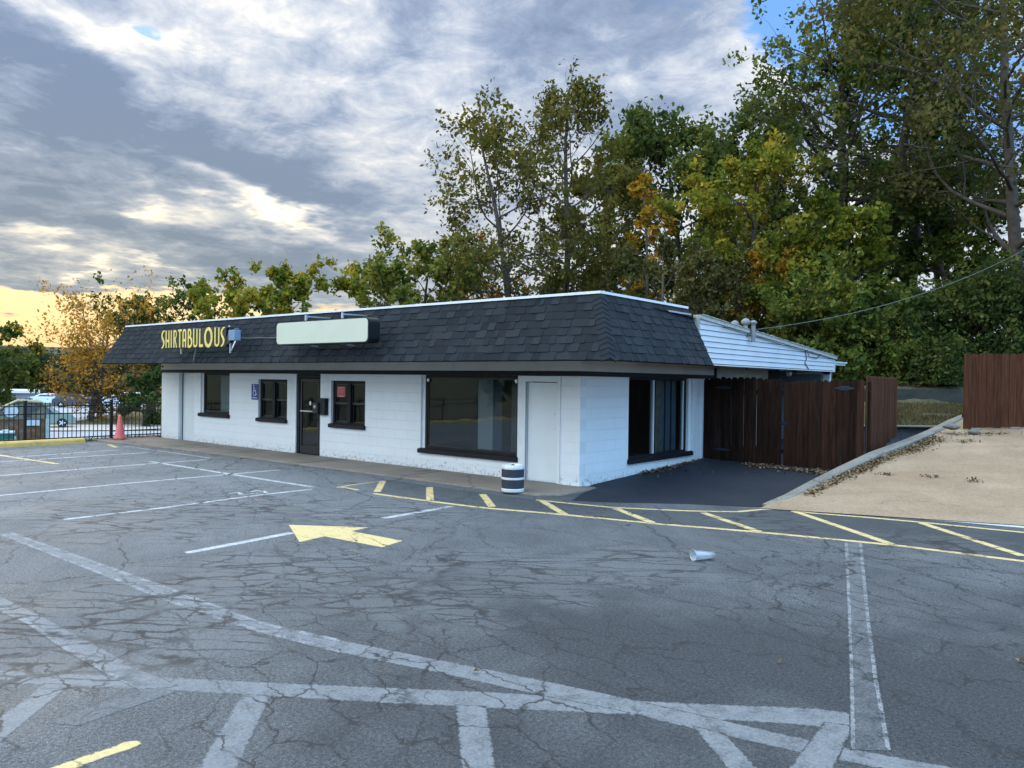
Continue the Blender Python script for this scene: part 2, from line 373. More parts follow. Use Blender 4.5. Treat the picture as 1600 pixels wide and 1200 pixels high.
# wood boards: one tone per board through a mesh attribute
def wood_mat(name, stops):
    m, g = mat(name); c = g.coord()
    at = g.n('ShaderNodeAttribute'); at.attribute_name = 'tone'
    grain = g.noise(g.mapping(c, (14, 14, .9)), 2.2, 6, .65, .6)
    fine = g.noise(g.mapping(c, (60, 60, 2)), 2, 3, .6)
    t = g.math('ADD', g.math('MULTIPLY', at.outputs['Fac'], .42), g.math('MULTIPLY_ADD', grain, 1.25, -.33))
    colr = g.ramp(t, stops)
    weather = g.math('MULTIPLY', g.mrange(g.noise(g.mapping(c, (5, 5, .5)), 1.5, 5, .6), .54, .75), .45)
    colr = g.mix(weather, colr, (.055, .040, .030))
    knots = g.mrange(g.voro(g.mapping(c, (6, 6, 1.6)), 1.3), .05, .11, .8, 0)
    colr = g.mix(knots, colr, (.02, .01, .008))
    return finish(m, g, colr, .72, 0, g.bump(g.math('ADD', grain, fine), .35, .01), .08)
M['wood_dark'] = wood_mat('dark stained fence boards', [(.2, (.010, .0052, .0038)), (.5, (.027, .0125, .0080)), (.85, (.060, .028, .017))])
M['wood_red'] = wood_mat('red brown fence boards', [(.2, (.036, .014, .0075)), (.5, (.072, .028, .014)), (.85, (.125, .052, .027))])

def shingle_mat():
    m, g = mat('asphalt shingles'); c = g.coord()
    at = g.n('ShaderNodeAttribute'); at.attribute_name = 'tone'
    gr = g.noise(c, 150, 2, .7); md = g.noise(c, 5, 5, .7)
    t = g.math('ADD', g.math('MULTIPLY', at.outputs['Fac'], .8), g.math('MULTIPLY', md, .2))
    colr = g.ramp(t, [(.0, (.0045, .0068, .0098)), (.3, (.009, .013, .0175)), (.55, (.0135, .019, .025)), (.72, (.019, .026, .032)), (.86, (.023, .021, .023)), (1, (.030, .037, .044))])
    colr = g.mix(1.0, colr, g.ramp(gr, [(.3, .6), (.5, 1.), (.7, 1.5)]), 'MULTIPLY')
    return finish(m, g, colr, .85, 0, g.bump(gr, .35, .006), .3)
M['shingle'] = shingle_mat()

def glass_mat(name, tint=(.55, .62, .60), refl=.10):
    m, g = mat(name)
    tr = g.n('ShaderNodeBsdfTransparent'); tr.inputs[0].default_value = (*tint, 1)
    gl = g.n('ShaderNodeBsdfGlossy'); gl.inputs['Roughness'].default_value = .03; gl.inputs[0].default_value = (.9, .95, 1, 1)
    wv = g.bump(g.noise(g.coord(), 1.6, 2, .5), .06, .05); g.link(wv, gl.inputs['Normal'])
    fr = g.n('ShaderNodeFresnel'); fr.inputs[0].default_value = 1.5
    k = g.math('MULTIPLY_ADD', fr.outputs[0], .9, refl*.35, clamp=True)
    mx = g.n('ShaderNodeMixShader'); g.link(k, mx.inputs[0]); g.link(tr.outputs[0], mx.inputs[1]); g.link(gl.outputs[0], mx.inputs[2])
    o = g.n('ShaderNodeOutputMaterial'); g.link(mx.outputs[0], o.inputs[0]); return m
M['glass'] = glass_mat('window glass', (.60, .68, .71), .14)
M['carglass'] = basic('car glass', (.03, .04, .05), .08, .1, 3, 0)
def plastic_mat():
    m, g = mat('clear plastic')
    tr = g.n('ShaderNodeBsdfTransparent'); tr.inputs[0].default_value = (.90, .92, .93, 1)
    gl = g.n('ShaderNodeBsdfGlossy'); gl.inputs['Roughness'].default_value = .08
    df = g.n('ShaderNodeBsdfDiffuse'); df.inputs[0].default_value = (.82, .86, .90, 1)
    a = g.n('ShaderNodeMixShader'); a.inputs[0].default_value = .32; g.link(tr.outputs[0], a.inputs[1]); g.link(df.outputs[0], a.inputs[2])
    lw = g.n('ShaderNodeLayerWeight'); lw.inputs[0].default_value = .35
    b = g.n('ShaderNodeMixShader'); g.link(g.math('MULTIPLY_ADD', lw.outputs['Facing'], .5, .1), b.inputs[0]); g.link(a.outputs[0], b.inputs[1]); g.link(gl.outputs[0], b.inputs[2])
    o = g.n('ShaderNodeOutputMaterial'); g.link(b.outputs[0], o.inputs[0]); return m
M['plastic'] = plastic_mat()

def leaf_mat(name, stops, trans=.32):
    m, g = mat(name)
    at = g.n('ShaderNodeAttribute'); at.attribute_name = 'tone'
    c = g.coord()
    t = g.math('ADD', at.outputs['Fac'], g.math('MULTIPLY', g.math('SUBTRACT', g.noise(c, .55, 3, .6), .5), .55))
    colr = g.ramp(t, stops)
    d = g.n('ShaderNodeBsdfDiffuse'); g.link(colr, d.inputs[0])
    tl = g.n('ShaderNodeBsdfTranslucent'); g.link(g.mix(1., colr, (1.25, 1.2, .7), 'MULTIPLY'), tl.inputs[0])
    a = g.n('ShaderNodeMixShader'); a.inputs[0].default_value = trans; g.link(d.outputs[0], a.inputs[1]); g.link(tl.outputs[0], a.inputs[2])
    o = g.n('ShaderNodeOutputMaterial'); g.link(a.outputs[0], o.inputs[0]); return m
LEAF = {
 'dark': leaf_mat('dark green leaves', [(0, (0.018, 0.033, 0.013)), (.4, (0.044, 0.070, 0.023)), (.75, (0.087, 0.120, 0.036)), (1, (0.192, 0.192, 0.051))]),
 'mid': leaf_mat('mid green leaves', [(0, (0.028, 0.049, 0.014)), (.4, (0.070, 0.105, 0.026)), (.75, (0.134, 0.166, 0.038)), (1, (0.294, 0.256, 0.058))]),
 'yg': leaf_mat('yellow green leaves', [(0, (0.054, 0.082, 0.018)), (.35, (0.125, 0.160, 0.027)), (.7, (0.243, 0.230, 0.036)), (1, (0.461, 0.320, 0.045))]),
 'yellow': leaf_mat('yellow leaves', [(0, (0.090, 0.096, 0.023)), (.35, (0.230, 0.179, 0.031)), (.7, (0.486, 0.282, 0.038)), (1, (0.704, 0.397, 0.064))]),
 'olive': leaf_mat('olive leaves', [(0, (0.041, 0.044, 0.015)), (.4, (0.087, 0.087, 0.026)), (.75, (0.147, 0.134, 0.036)), (1, (0.243, 0.179, 0.045))]),
 'brown': leaf_mat('olive brown leaves', [(0, (0.036, 0.041, 0.017)), (.4, (0.077, 0.081, 0.029)), (.75, (0.125, 0.115, 0.045)), (1, (0.192, 0.147, 0.058))]),
 'orange': leaf_mat('orange leaves', [(0, (0.096, 0.090, 0.023)), (.3, (0.230, 0.154, 0.026)), (.65, (0.435, 0.218, 0.038)), (1, (0.640, 0.294, 0.064))]),
 'red': leaf_mat('red leaves', [(0, (0.064, 0.026, 0.015)), (.5, (0.218, 0.032, 0.026)), (1, (0.384, 0.064, 0.051))]),
}
M['litter'] = leaf_mat('dry fallen leaves', [(0, (.05, .035, .022)), (.5, (.17, .11, .06)), (1, (.34, .25, .15))], .1)
M['twigs'] = leaf_mat('brown twigs', [(0, (.07, .055, .035)), (.5, (.09, .07, .045)), (1, (.16, .12, .08))], .05)
M['blade'] = leaf_mat('autumn grass', [(0, (.055, .05, .022)), (.5, (.11, .09, .042)), (1, (.24, .18, .10))], .2)
def ground_mat():
    m, g = mat('rough grass ground'); c = g.coord()
    t = g.noise(c, .35, 7, .65)
    colr = g.ramp(t, [(.3, (.055, .052, .028)), (.5, (.095, .090, .045)), (.7, (.15, .125, .075))])
    f = g.noise(c, 14, 5, .7)
    colr = g.mix(1., colr, g.ramp(f, [(.3, .6), (.5, 1.), (.7, 1.4)]), 'MULTIPLY')
    return finish(m, g, colr, .95, 0, g.bump(f, .5, .05), .1)
M['ground'] = ground_mat()
M['grassmat'] = M['ground']

# ------------------------------------------------------------------ mesh builder
class MB:
    def __init__(s): s.v = []; s.f = []; s.tone = []
    def add(s, verts, faces, tone=None):
        o = len(s.v); s.v += [tuple(float(x) for x in p) for p in verts]
        s.f += [tuple(i+o for i in f) for f in faces]
        s.tone += [random.random() if tone is None else tone]*len(verts)
        return s
    def box(s, x0, x1, y0, y1, z0, z1, tone=None, bev=0.):
        if x0 > x1: x0, x1 = x1, x0
        if y0 > y1: y0, y1 = y1, y0
        if z0 > z1: z0, z1 = z1, z0
        vs = [(x0, y0, z0), (x1, y0, z0), (x1, y1, z0), (x0, y1, z0), (x0, y0, z1), (x1, y0, z1), (x1, y1, z1), (x0, y1, z1)]
        return s.add(vs, [(0, 3, 2, 1), (4, 5, 6, 7), (0, 1, 5, 4), (1, 2, 6, 5), (2, 3, 7, 6), (3, 0, 4, 7)], tone)
    def obox(s, c, ax, ay, az, tone=None):
        c = np.array(c, float); ax, ay, az = (np.array(a, float) for a in (ax, ay, az))
        vs = [c+i*ax+j*ay+k*az for k in (-1, 1) for i, j in ((-1, -1), (1, -1), (1, 1), (-1, 1))]
        return s.add(vs, [(0, 3, 2, 1), (4, 5, 6, 7), (0, 1, 5, 4), (1, 2, 6, 5), (2, 3, 7, 6), (3, 0, 4, 7)], tone)
    def bar(s, a, b, w, h=None, up=(0, 0, 1), tone=None):
        a, b = np.array(a, float), np.array(b, float); h = h or w
        d = b-a; L = np.linalg.norm(d); d = d/L; up = np.array(up, float)
        if abs(d@up) > .98: up = np.array((0., 1, 0))
        x = np.cross(d, up); x /= np.linalg.norm(x); y = np.cross(x, d)
        return s.obox((a+b)/2, x*w/2, d*L/2, y*h/2, tone)
    def prism(s, poly, ext, tone=None):
        """poly: list of 3d points (planar), ext: extrusion vector"""
        n = len(poly); e = np.array(ext, float); p = [np.array(q, float) for q in poly]
        return s.add(p+[q+e for q in p], [tuple(range(n)), tuple(range(2*n-1, n-1, -1))]+[(i, i+n, (i+1) % n+n, (i+1) % n) for i in range(n)], tone)
    def tube(s, pts, rad, n=8, caps=True, tone=None):
        pts = [np.array(p, float) for p in pts]; k = len(pts)
        rad = [rad]*k if isinstance(rad, (int, float)) else list(rad)
        vs = []; prev = None
        for i, p in enumerate(pts):
            d = (pts[min(i+1, k-1)]-pts[max(i-1, 0)]); d = d/(np.linalg.norm(d)+1e-9)
            a = prev if prev is not None else (np.array((0, 0, 1.)) if abs(d[2]) < .9 else np.array((1., 0, 0)))
            x = np.cross(a, d); x /= np.linalg.norm(x)+1e-9; y = np.cross(d, x); prev = np.cross(d, x) if False else a
            vs += [p+rad[i]*(math.cos(t)*x+math.sin(t)*y) for t in np.linspace(0, 2*math.pi, n, False)]
        fs = [(i*n+j, i*n+(j+1) % n, (i+1)*n+(j+1) % n, (i+1)*n+j) for i in range(k-1) for j in range(n)]
        if caps: fs += [tuple(range(n-1, -1, -1)), tuple((k-1)*n+j for j in range(n))]
        return s.add(vs, fs, tone)
    def lathe(s, prof, c=(0, 0, 0), n=32, tone=None, axis='Z'):
        vs = []; m = len(prof)
        for r, z in prof:
            for t in np.linspace(0, 2*math.pi, n, False):
                p = (r*math.cos(t), r*math.sin(t), z)
                if axis == 'Y': p = (p[0], p[2], p[1])
                if axis == 'X': p = (p[2], p[0], p[1])
                vs.append((p[0]+c[0], p[1]+c[1], p[2]+c[2]))
        fs = [(i*n+j, i*n+(j+1) % n, (i+1)*n+(j+1) % n, (i+1)*n+j) for i in range(m-1) for j in range(n)]
        if prof[0][0] > 1e-6: fs.append(tuple(range(n-1, -1, -1)))
        if prof[-1][0] > 1e-6: fs.append(tuple((m-1)*n+j for j in range(n)))
        return s.add(vs, fs, tone)
    def build(s, name, m, parent=None, smooth=False, attr=False, bevel=0.):
        me = bpy.data.meshes.new(name); me.from_pydata(s.v, [], s.f); me.update()
        if m: me.materials.append(M[m] if isinstance(m, str) else m)
        if attr:
            a = me.attributes.new('tone', 'FLOAT', 'POINT'); a.data.foreach_set('value', np.array(s.tone, np.float32))
        if smooth: me.polygons.foreach_set('use_smooth', [True]*len(me.polygons))
        o = bpy.data.objects.new(name, me); COL.objects.link(o)
        if bevel:
            b = o.modifiers.new('bevel', 'BEVEL'); b.width = bevel; b.segments = 2; b.limit_method = 'ANGLE'
        if smooth == 'auto': pass
        if parent:
            o.parent = parent; o.matrix_parent_inverse = Matrix.Translation(-parent_loc(parent))
        return o
def parent_loc(p):
    return p.location.copy() if p.type == 'EMPTY' else Vector((0, 0, 0))   # mesh parts sit at the world origin
def tag(o, label=None, cat=None, group=None, kind=None):
    if label: o['label'] = label
    if cat: o['category'] = cat
    if group: o['group'] = group
    if kind: o['kind'] = kind
    return o
def thing(name, label, cat, loc=(0, 0, 0), group=None):
    o = bpy.data.objects.new(name, None); COL.objects.link(o); o.location = loc; o.empty_display_size = .2
    return tag(o, label, cat, group)
def copy_tree(o, parent=None):
    c = o.copy(); COL.objects.link(c); c.parent = parent
    for ch in list(o.children): copy_tree(ch, c)
    return c
def fast_mesh(name, V, Fq, tone, m, parent=None, n=4):
    """V (N,3), Fq (K,n) index arrays"""
    me = bpy.data.meshes.new(name)
    me.vertices.add(len(V)); me.vertices.foreach_set('co', np.asarray(V, np.float32).ravel())
    k = len(Fq); me.loops.add(k*n); me.loops.foreach_set('vertex_index', np.asarray(Fq, np.int32).ravel())
    me.polygons.add(k); me.polygons.foreach_set('loop_start', np.arange(0, k*n, n, dtype=np.int32)); me.polygons.foreach_set('loop_total', np.full(k, n, np.int32))
    if tone is not None:
        a = me.attributes.new('tone', 'FLOAT', 'POINT'); a.data.foreach_set('value', np.asarray(tone, np.float32))
    me.update(calc_edges=True); me.validate()
    me.materials.append(m)
    o = bpy.data.objects.new(name, me); COL.objects.link(o)
    if parent: o.parent = parent; o.matrix_parent_inverse = Matrix.Translation(-parent_loc(parent))
    return o
random.seed(11); rng = np.random.default_rng(7)
def sm(a, b, x): t = np.clip((x-a)/(b-a), 0, 1); return t*t*(3-2*t)

# ------------------------------------------------------------------ ground
CFH = np.array([CF[0], CF[1]])/math.hypot(CF[0], CF[1])
def hgt(x, y):
    x = np.asarray(x, float); y = np.asarray(y, float)
    dep = (x-CAM[0])*CFH[0]+(y-CAM[1])*CFH[1]
    west = -2.0*sm(-16.9, -23., x)
    east = sm(-9., -2., x)*sm(10.6, 11.6, y)
    terr = .95*sm(19.3, 20.1, dep)+.35*np.clip((dep-20.1)/3.7, 0, 1)+.60*sm(23.95, 24.25, dep)+.9*sm(25, 45, dep)
    far = 14*sm(120, 330, np.hypot(x, y))*sm(0, -60, x)
    return -.06+west+east*(terr+.06)+far
xs = np.unique(np.concatenate([np.linspace(-600, -60, 28), np.linspace(-60, -24, 19), np.arange(-24, 20, .4), np.linspace(20, 60, 15), np.linspace(60, 600, 20)]))
ys = np.unique(np.concatenate([np.linspace(-600, -60, 20), np.linspace(-60, 8, 35), np.arange(8, 34, .4), np.linspace(34, 80, 20), np.linspace(80, 600, 26)]))
XX, YY = np.meshgrid(xs, ys, indexing='ij'); ZZ = hgt(XX, YY)
V = np.stack([XX, YY, ZZ], -1).reshape(-1, 3); ny = len(ys)
ii, jj = np.meshgrid(np.arange(len(xs)-1), np.arange(ny-1), indexing='ij'); b0 = (ii*ny+jj).ravel()
tag(fast_mesh('ground', V, np.stack([b0, b0+ny, b0+ny+1, b0+1], 1), None, M['ground']), kind='structure')

def sheet(name, pts, m, kind='structure', z=None, parent=None):
    b = MB(); b.add([(p[0], p[1], p[2] if z is None else z) for p in pts], [tuple(range(len(pts)))])
    o = b.build(name, m, parent)
    if kind: tag(o, kind=kind)
    return o
# the lot: flat sheet
sheet('parking_lot', [(-15.6, -60, 0), (60, -60, 0), (60, 4.5, 0), (12, 3.2, 0), (6.6, 1.25, 0), (3.35, .10, 0), (3.2, .6, 0), (.0, .3, 0), (-15.6, .3, 0)], 'asphalt')

class RB(MB):
    """paint ribbon: four rows across so that its edges can wear away"""
    def rows(s, A, B, z):
        s.edge = []; k = len(A); V = []
        for a, b in zip(A, B):
            a, b = np.array(a[:2], float), np.array(b[:2], float); w = np.linalg.norm(b-a)+1e-6; e = min(.3, .028/w)
            for t, ed in ((-e*.3, 0.), (e, 1.), (1-e, 1.), (1+e*.3, 0.)): V.append((*(a+(b-a)*t), z)); s.edge.append(ed)
        for q in (0, 1, 2, 3, -4, -3, -2, -1): s.edge[q] = 0.
        s.add(V, [(i*4+j, (i+1)*4+j, (i+1)*4+j+1, i*4+j+1) for i in range(k-1) for j in range(3)]); return s
def resample(P, n=30):
    P = np.array([p[:2] for p in P], float); s_ = np.r_[0, np.cumsum(np.linalg.norm(np.diff(P, axis=0), axis=1))]; L_ = s_[-1]
    t = np.r_[0, min(.04, L_*.1), np.linspace(min(.04, L_*.1), L_-min(.04, L_*.1), n)[1:], L_]
    return [tuple(np.interp(q, s_, P[:, i]) for i in range(2)) for q in t]
def strip_poly(pts, w, z):
    """ribbon of width w along px points on the lot"""
    P = [np.array(p) for p in resample([at_z(px, py, 0)[:2] for px, py in pts])]; L = []; Rr = []
    for i, p in enumerate(P):
        d = P[min(i+1, len(P)-1)]-P[max(i-1, 0)]; d = d/np.linalg.norm(d); n = np.array((-d[1], d[0]))*w/2
        L.append(p+n); Rr.append(p-n)
    return RB().rows(L, Rr, z)
def quad_strip(up, lo, z):
    return RB().rows(resample([at_z(x, y, 0) for x, y in up]), resample([at_z(x, y, 0) for x, y in lo]), z)
def mark(name, b, m):
    b.v = [(x, y, z*.09) for x, y, z in b.v]      # paint lies a few millimetres proud, one layer above the other
    o = b.build(name, m); a = o.data.attributes.new('edge', 'FLOAT', 'POINT')
    a.data.foreach_set('value', np.array(getattr(b, 'edge', [1.]*len(b.v)), np.float32)); return tag(o, kind='structure')
# grey blacked-out stripes in the foreground
mark('road_marking_line', quad_strip([(-8, 1048), (190, 1057), (260, 1059), (533, 1072), (750, 1081), (858, 1087), (1066, 1099), (1250, 1106), (1313, 1110), (1332, 1117)],
                         [(-8, 1066), (186, 1074), (282, 1079), (533, 1094), (763, 1106), (966, 1115), (1153, 1126), (1240, 1131), (1283, 1135), (1332, 1139)], .004), 'grey_paint')
mark('road_marking_line', quad_strip([(17, 832), (130, 872), (260, 918), (412, 975), (533, 1001), (719, 1038), (850, 1064), (966, 1089), (1066, 1111), (1252, 1155), (1400, 1184), (1560, 1212)],
                         [(-2, 833), (165, 899), (269, 941), (390, 982), (533, 1020), (702, 1054), (836, 1085), (940, 1103), (1066, 1134), (1240, 1173), (1320, 1190), (1500, 1222)], .008), 'grey_paint')
mark('road_marking_line', quad_strip([(-12, 926), (60, 961), (140, 1004), (210, 1042), (279, 1072)], [(-12, 948), (40, 972), (104, 1016), (170, 1052), (228, 1080)], .012), 'grey_paint')
mark('road_marking_line', quad_strip([(232, 1075), (160, 1098), (78, 1130)], [(280, 1079), (210, 1103), (120, 1134)], .016), 'grey_paint2')
mark('road_marking_line', quad_strip([(72, 1067), (-30, 1146)], [(110, 1069), (-14, 1170)], .008), 'grey_paint')
mark('road_marking_line', quad_strip([(380, 1084), (340, 1150), (296, 1225)], [(421, 1087), (392, 1150), (357, 1225)], .008), 'grey_paint')
mark('road_marking_line', quad_strip([(713, 1101), (718, 1150), (724, 1225)], [(758, 1103), (766, 1150), (777, 1225)], .012), 'grey_paint')
mark('road_marking_line', quad_strip([(1083, 1134), (1160, 1226)], [(1130, 1145), (1206, 1226)], .012), 'grey_paint')
mark('road_marking_line', quad_strip([(1290, 1128), (1215, 1226)], [(1332, 1134), (1290, 1226)], .016), 'grey_paint')
mark('road_marking_line', quad_strip([(1320, 848), (1325, 960), (1328, 1060), (1330, 1172)], [(1347, 849), (1358, 960), (1371, 1060), (1392, 1174)], .020), 'grey_paint2')
mark('road_marking_line', quad_strip([(1320, 848), (1325, 960), (1328, 1060), (1330, 1172)], [(1325, 848), (1330, 960), (1334, 1060), (1337, 1172)], .024), 'grey_edge')
mark('road_marking_line', quad_strip([(1342, 848), (1352, 960), (1364, 1060), (1384, 1172)], [(1347, 849), (1358, 960), (1371, 1060), (1392, 1174)], .024), 'grey_edge')
mark('road_marking_line', quad_strip([(4, 834), (165, 896), (269, 938), (390, 978), (533, 1015)], [(-2, 835), (165, 901), (269, 943), (390, 984), (533, 1021)], .012), 'grey_edge')
mark('road_marking_line', quad_strip([(17, 831), (260, 916), (412, 973), (533, 999)], [(14, 834), (260, 921), (412, 978), (533, 1004)], .012), 'grey_edge')
mark('road_marking_line', quad_strip([(-12, 942), (40, 966), (104, 1010), (170, 1047), (215, 1074)], [(-12, 950), (40, 974), (104, 1018), (170, 1055), (228, 1083)], .020), 'grey_edge')
# parking bay lines
for pts, w, m in (([(97, 812), (250, 794), (400, 774), (490, 764)], .10, 'white_line'), ([(-20, 776), (200, 755), (438, 734)], .10, 'white_line'),
               ([(-20, 745), (150, 731), (325, 718)], .10, 'white_line'), ([(-20, 723), (120, 714), (234, 707)], .10, 'white_line'), ([(25, 714), (186, 703)], .09, 'white_line'),
               ([(234, 721), (330, 736), (425, 751), (490, 761)], .11, 'white_line'), ([(290, 864), (380, 847), (458, 832)], .12, 'white_line'), ([(598, 810), (706, 791)], .12, 'white_line')):
    mark('road_marking_line', strip_poly(pts, w, .004), m)
mark('road_marking_line', strip_poly([(-8, 710), (91, 725)], .11, .008), 'yellow_paint')
mark('road_marking_line', strip_poly([(170, 694.5), (182, 699)], .12, .008), 'yellow_paint')
mark('road_marking_line', strip_poly([(195, 697), (300, 711.5), (330, 716)], .06, .008), 'white_line')
# faded painted symbol across one bay line
mark('road_marking_line', strip_poly([(357, 771), (372, 769.5), (378, 772), (368, 774)], .07, .012), 'cream_paint')
mark('road_marking_line', strip_poly([(384, 769), (400, 767), (409, 767), (417, 770)], .08, .012), 'cream_paint')
mark('road_marking_line', strip_poly([(378, 773.5), (394, 771.5), (402, 771)], .08, .016), 'cream_paint')
mark('road_marking_line', strip_poly([(355, 782), (388, 782)], .20, .012), 'pink_paint')
mark('road_marking_line', strip_poly([(397, 780), (412, 779)], .20, .012), 'pink_paint')
# yellow arrow
b = MB(); b.add([(*at_z(x, y, 0)[:2], .010) for x, y in ((451, 820), (576, 824), (549, 830), (629, 845), (597, 855), (507, 838), (468, 847))], [tuple(range(7))])
mark('road_marking_arrow', b, 'yellow_paint')
mark('road_marking_line', strip_poly([(80, 1206), (219, 1158)], .085, .010), 'yellow_paint')
# hatched walkway band: own surfacing, borders, bars
UP = [(598, 749), (671, 759), (754, 770), (836, 781), (905, 788), (958, 793), (1066, 798), (1148, 800), (1196, 795.5), (1231, 796), (1261, 801), (1350, 808), (1439, 816), (1600, 832), (1680, 840)]
LO = [(583, 771), (663, 782), (750, 793), (880, 804), (950, 811), (1023, 818), (1192, 832), (1400, 852), (1600, 877), (1680, 887)]
mark('crosswalk_surface', quad_strip(UP, LO, .004), 'band_asphalt')
mark('road_marking_line', strip_poly(LO, .105, .012), 'yellow_paint')
mark('road_marking_line', strip_poly(UP[3:], .09, .012), 'yellow_paint')
mark('road_marking_line', strip_poly([(526, 762), (560, 756), (604, 751)], .07, .012), 'yellow_paint')
mark('road_marking_line', strip_poly([(526, 760.5), (545, 763), (561, 766)], .07, .016), 'yellow_paint')
for a, b_ in (((598, 752), (589, 769)), ((671, 761), (672, 782)), ((754, 772), (769, 792)), ((846, 782), (883, 804)), ((961, 794), (1020, 817)), ((1098, 801), (1187, 831)),
              ((1239, 798), (1395, 851)), ((1439, 817), (1600, 869), )):
    mark('road_marking_line', strip_poly([a, b_], .12, .016), 'yellow_paint')

# sealed black driveway up to the gate
def drive_z(x, y): return .003+.034*max(0., y)
b = MB(); rows = []
dy = [-1.05, -.3, .1, .6, 1.5, 3, 5, 8, 11.2]
for i, y in enumerate(dy):
    x0 = {0: .75, 1: .33}.get(i, -.0); x1 = {0: 1.2, 1: 2.3, 2: 3.1}.get(i, 3.55+.02*y)
    if i == 0: y0, y1 = -1.32, -1.10
    else: y0 = y1 = y
    rows.append([(x0+(x1-x0)*t, y0+(y1-y0)*t, drive_z(0, y0+(y1-y0)*t)) for t in np.linspace(0, 1, 9)])
vs = [p for r_ in rows for p in r_]
b.add(vs, [(i*9+j, i*9+j+1, (i+1)*9+j+1, (i+1)*9+j) for i in range(len(rows)-1) for j in range(8)])
tag(b.build('driveway', 'seal'), kind='structure')

# sidewalk along the shop front
b = MB()
wpts = [(-15.9, -1.78), (-14.6, -1.86), (-13.2, -1.62), (-11, -1.45), (-8, -1.37), (-5, -1.33), (-2, -1.36), (-.4, -1.40), (.10, -1.30), (.34, -1.02), (.36, -.3), (.30, .10), (0, .12), (0, .0), (-15.9, .0)]
b.prism([(x, y, -.02) for x, y in wpts], (0, 0, .052))
walk = tag(b.build('sidewalk', 'walk', bevel=.012), kind='structure')
b = MB()
for x in (-12.4, -9.6, -6.5, -3.3): b.box(x, x+.012, -1.30, -.01, .033, .036)
tag(b.build('sidewalk_joint', 'dark'), kind='structure')

# tan concrete pad, sloping up to the right-hand fence
def front_y(x): return .12+.356*(x-3.55)
def pad_z(x, y): return .012+.113*max(0., y-front_y(x))
kp = [(3.30, .30, .035), (3.42, 1.0, .12), (3.50, 2.0, .26), (3.62, 3.2, .42), (3.80, 4.6, .60), (4.02, 6.2, .76), (4.20, 8.0, .93), (4.30, 9.6, 1.08), (4.42, 10.8, 1.20)]
def kx(y): return float(np.interp(y, [p[1] for p in kp], [p[0] for p in kp]))
b = MB(); yy = np.linspace(0, 15, 31); cols = 22; top = []
for t in np.linspace(0, 1, 31):
    for s_ in np.linspace(0, 1, cols):
        x1 = 26.; 
        # rows run from the front edge back
        xl = kx(.12+t*14.); x = xl+(x1-xl)*s_**1.6; y = front_y(x)*(1-t)+t*(14.+.3*(x-4))
        top.append((x, y, pad_z(x, y)))
b.add(top, [(i*cols+j, i*cols+j+1, (i+1)*cols+j+1, (i+1)*cols+j) for i in range(30) for j in range(cols-1)])
tag(b.build('concrete_pad', 'pad'), kind='structure')
mark('pad_lip', quad_strip([(1395, 803), (1500, 811), (1680, 825)], [(1395, 808), (1500, 816), (1680, 832)], .020), 'lip')

# raised kerb between driveway and pad
b = MB(); vs = []
prof_n = 6
for i, (x, y, z) in enumerate(kp):
    a = np.array(kp[max(i-1, 0)][:2]); c_ = np.array(kp[min(i+1, len(kp)-1)][:2]); d = (c_-a)/np.linalg.norm(c_-a); n = np.array((d[1], -d[0]))
    j = lambda q: q+random.uniform(-.008, .008)
    w = .12 if i else .08
    for u_, zz in ((-w-.02, -.2), (-w, z-.03), (-w+.03, z), (w-.03, z), (w, z-.03), (w+.02, -.2)):
        vs.append((x+n[0]*j(u_), y+n[1]*j(u_), j(zz) if zz > -.1 else zz))
b.add(vs, [(i*6+j, i*6+j+1, (i+1)*6+j+1, (i+1)*6+j) for i in range(len(kp)-1) for j in range(5)]+[(0, 5, 4, 3, 2, 1)])
o = b.build('kerb', 'kerb'); m_ = o.modifiers.new('s', 'SUBSURF'); m_.subdivision_type = 'SIMPLE'; m_.levels = m_.render_levels = 2
tag(o, kind='structure')

# far side: road, pavement and grass beyond the metal fence (2 m lower)
def low(pts, z=-2.02): return [tuple(at_z(px, py, -2.06)[:2])+(z,) for px, py in pts]
sheet('far_road', low([(-60, 700), (420, 700), (420, 672), (-60, 676)], -2.045), 'farroad')
sheet('far_pavement', low([(-60, 674), (420, 671), (420, 664), (60, 664), (-60, 668)], -2.035), 'farwalk')
sheet('far_car_park', low([(-60, 664), (95, 662), (140, 655), (205, 640), (240, 631), (-60, 634)], -2.030), 'farroad')

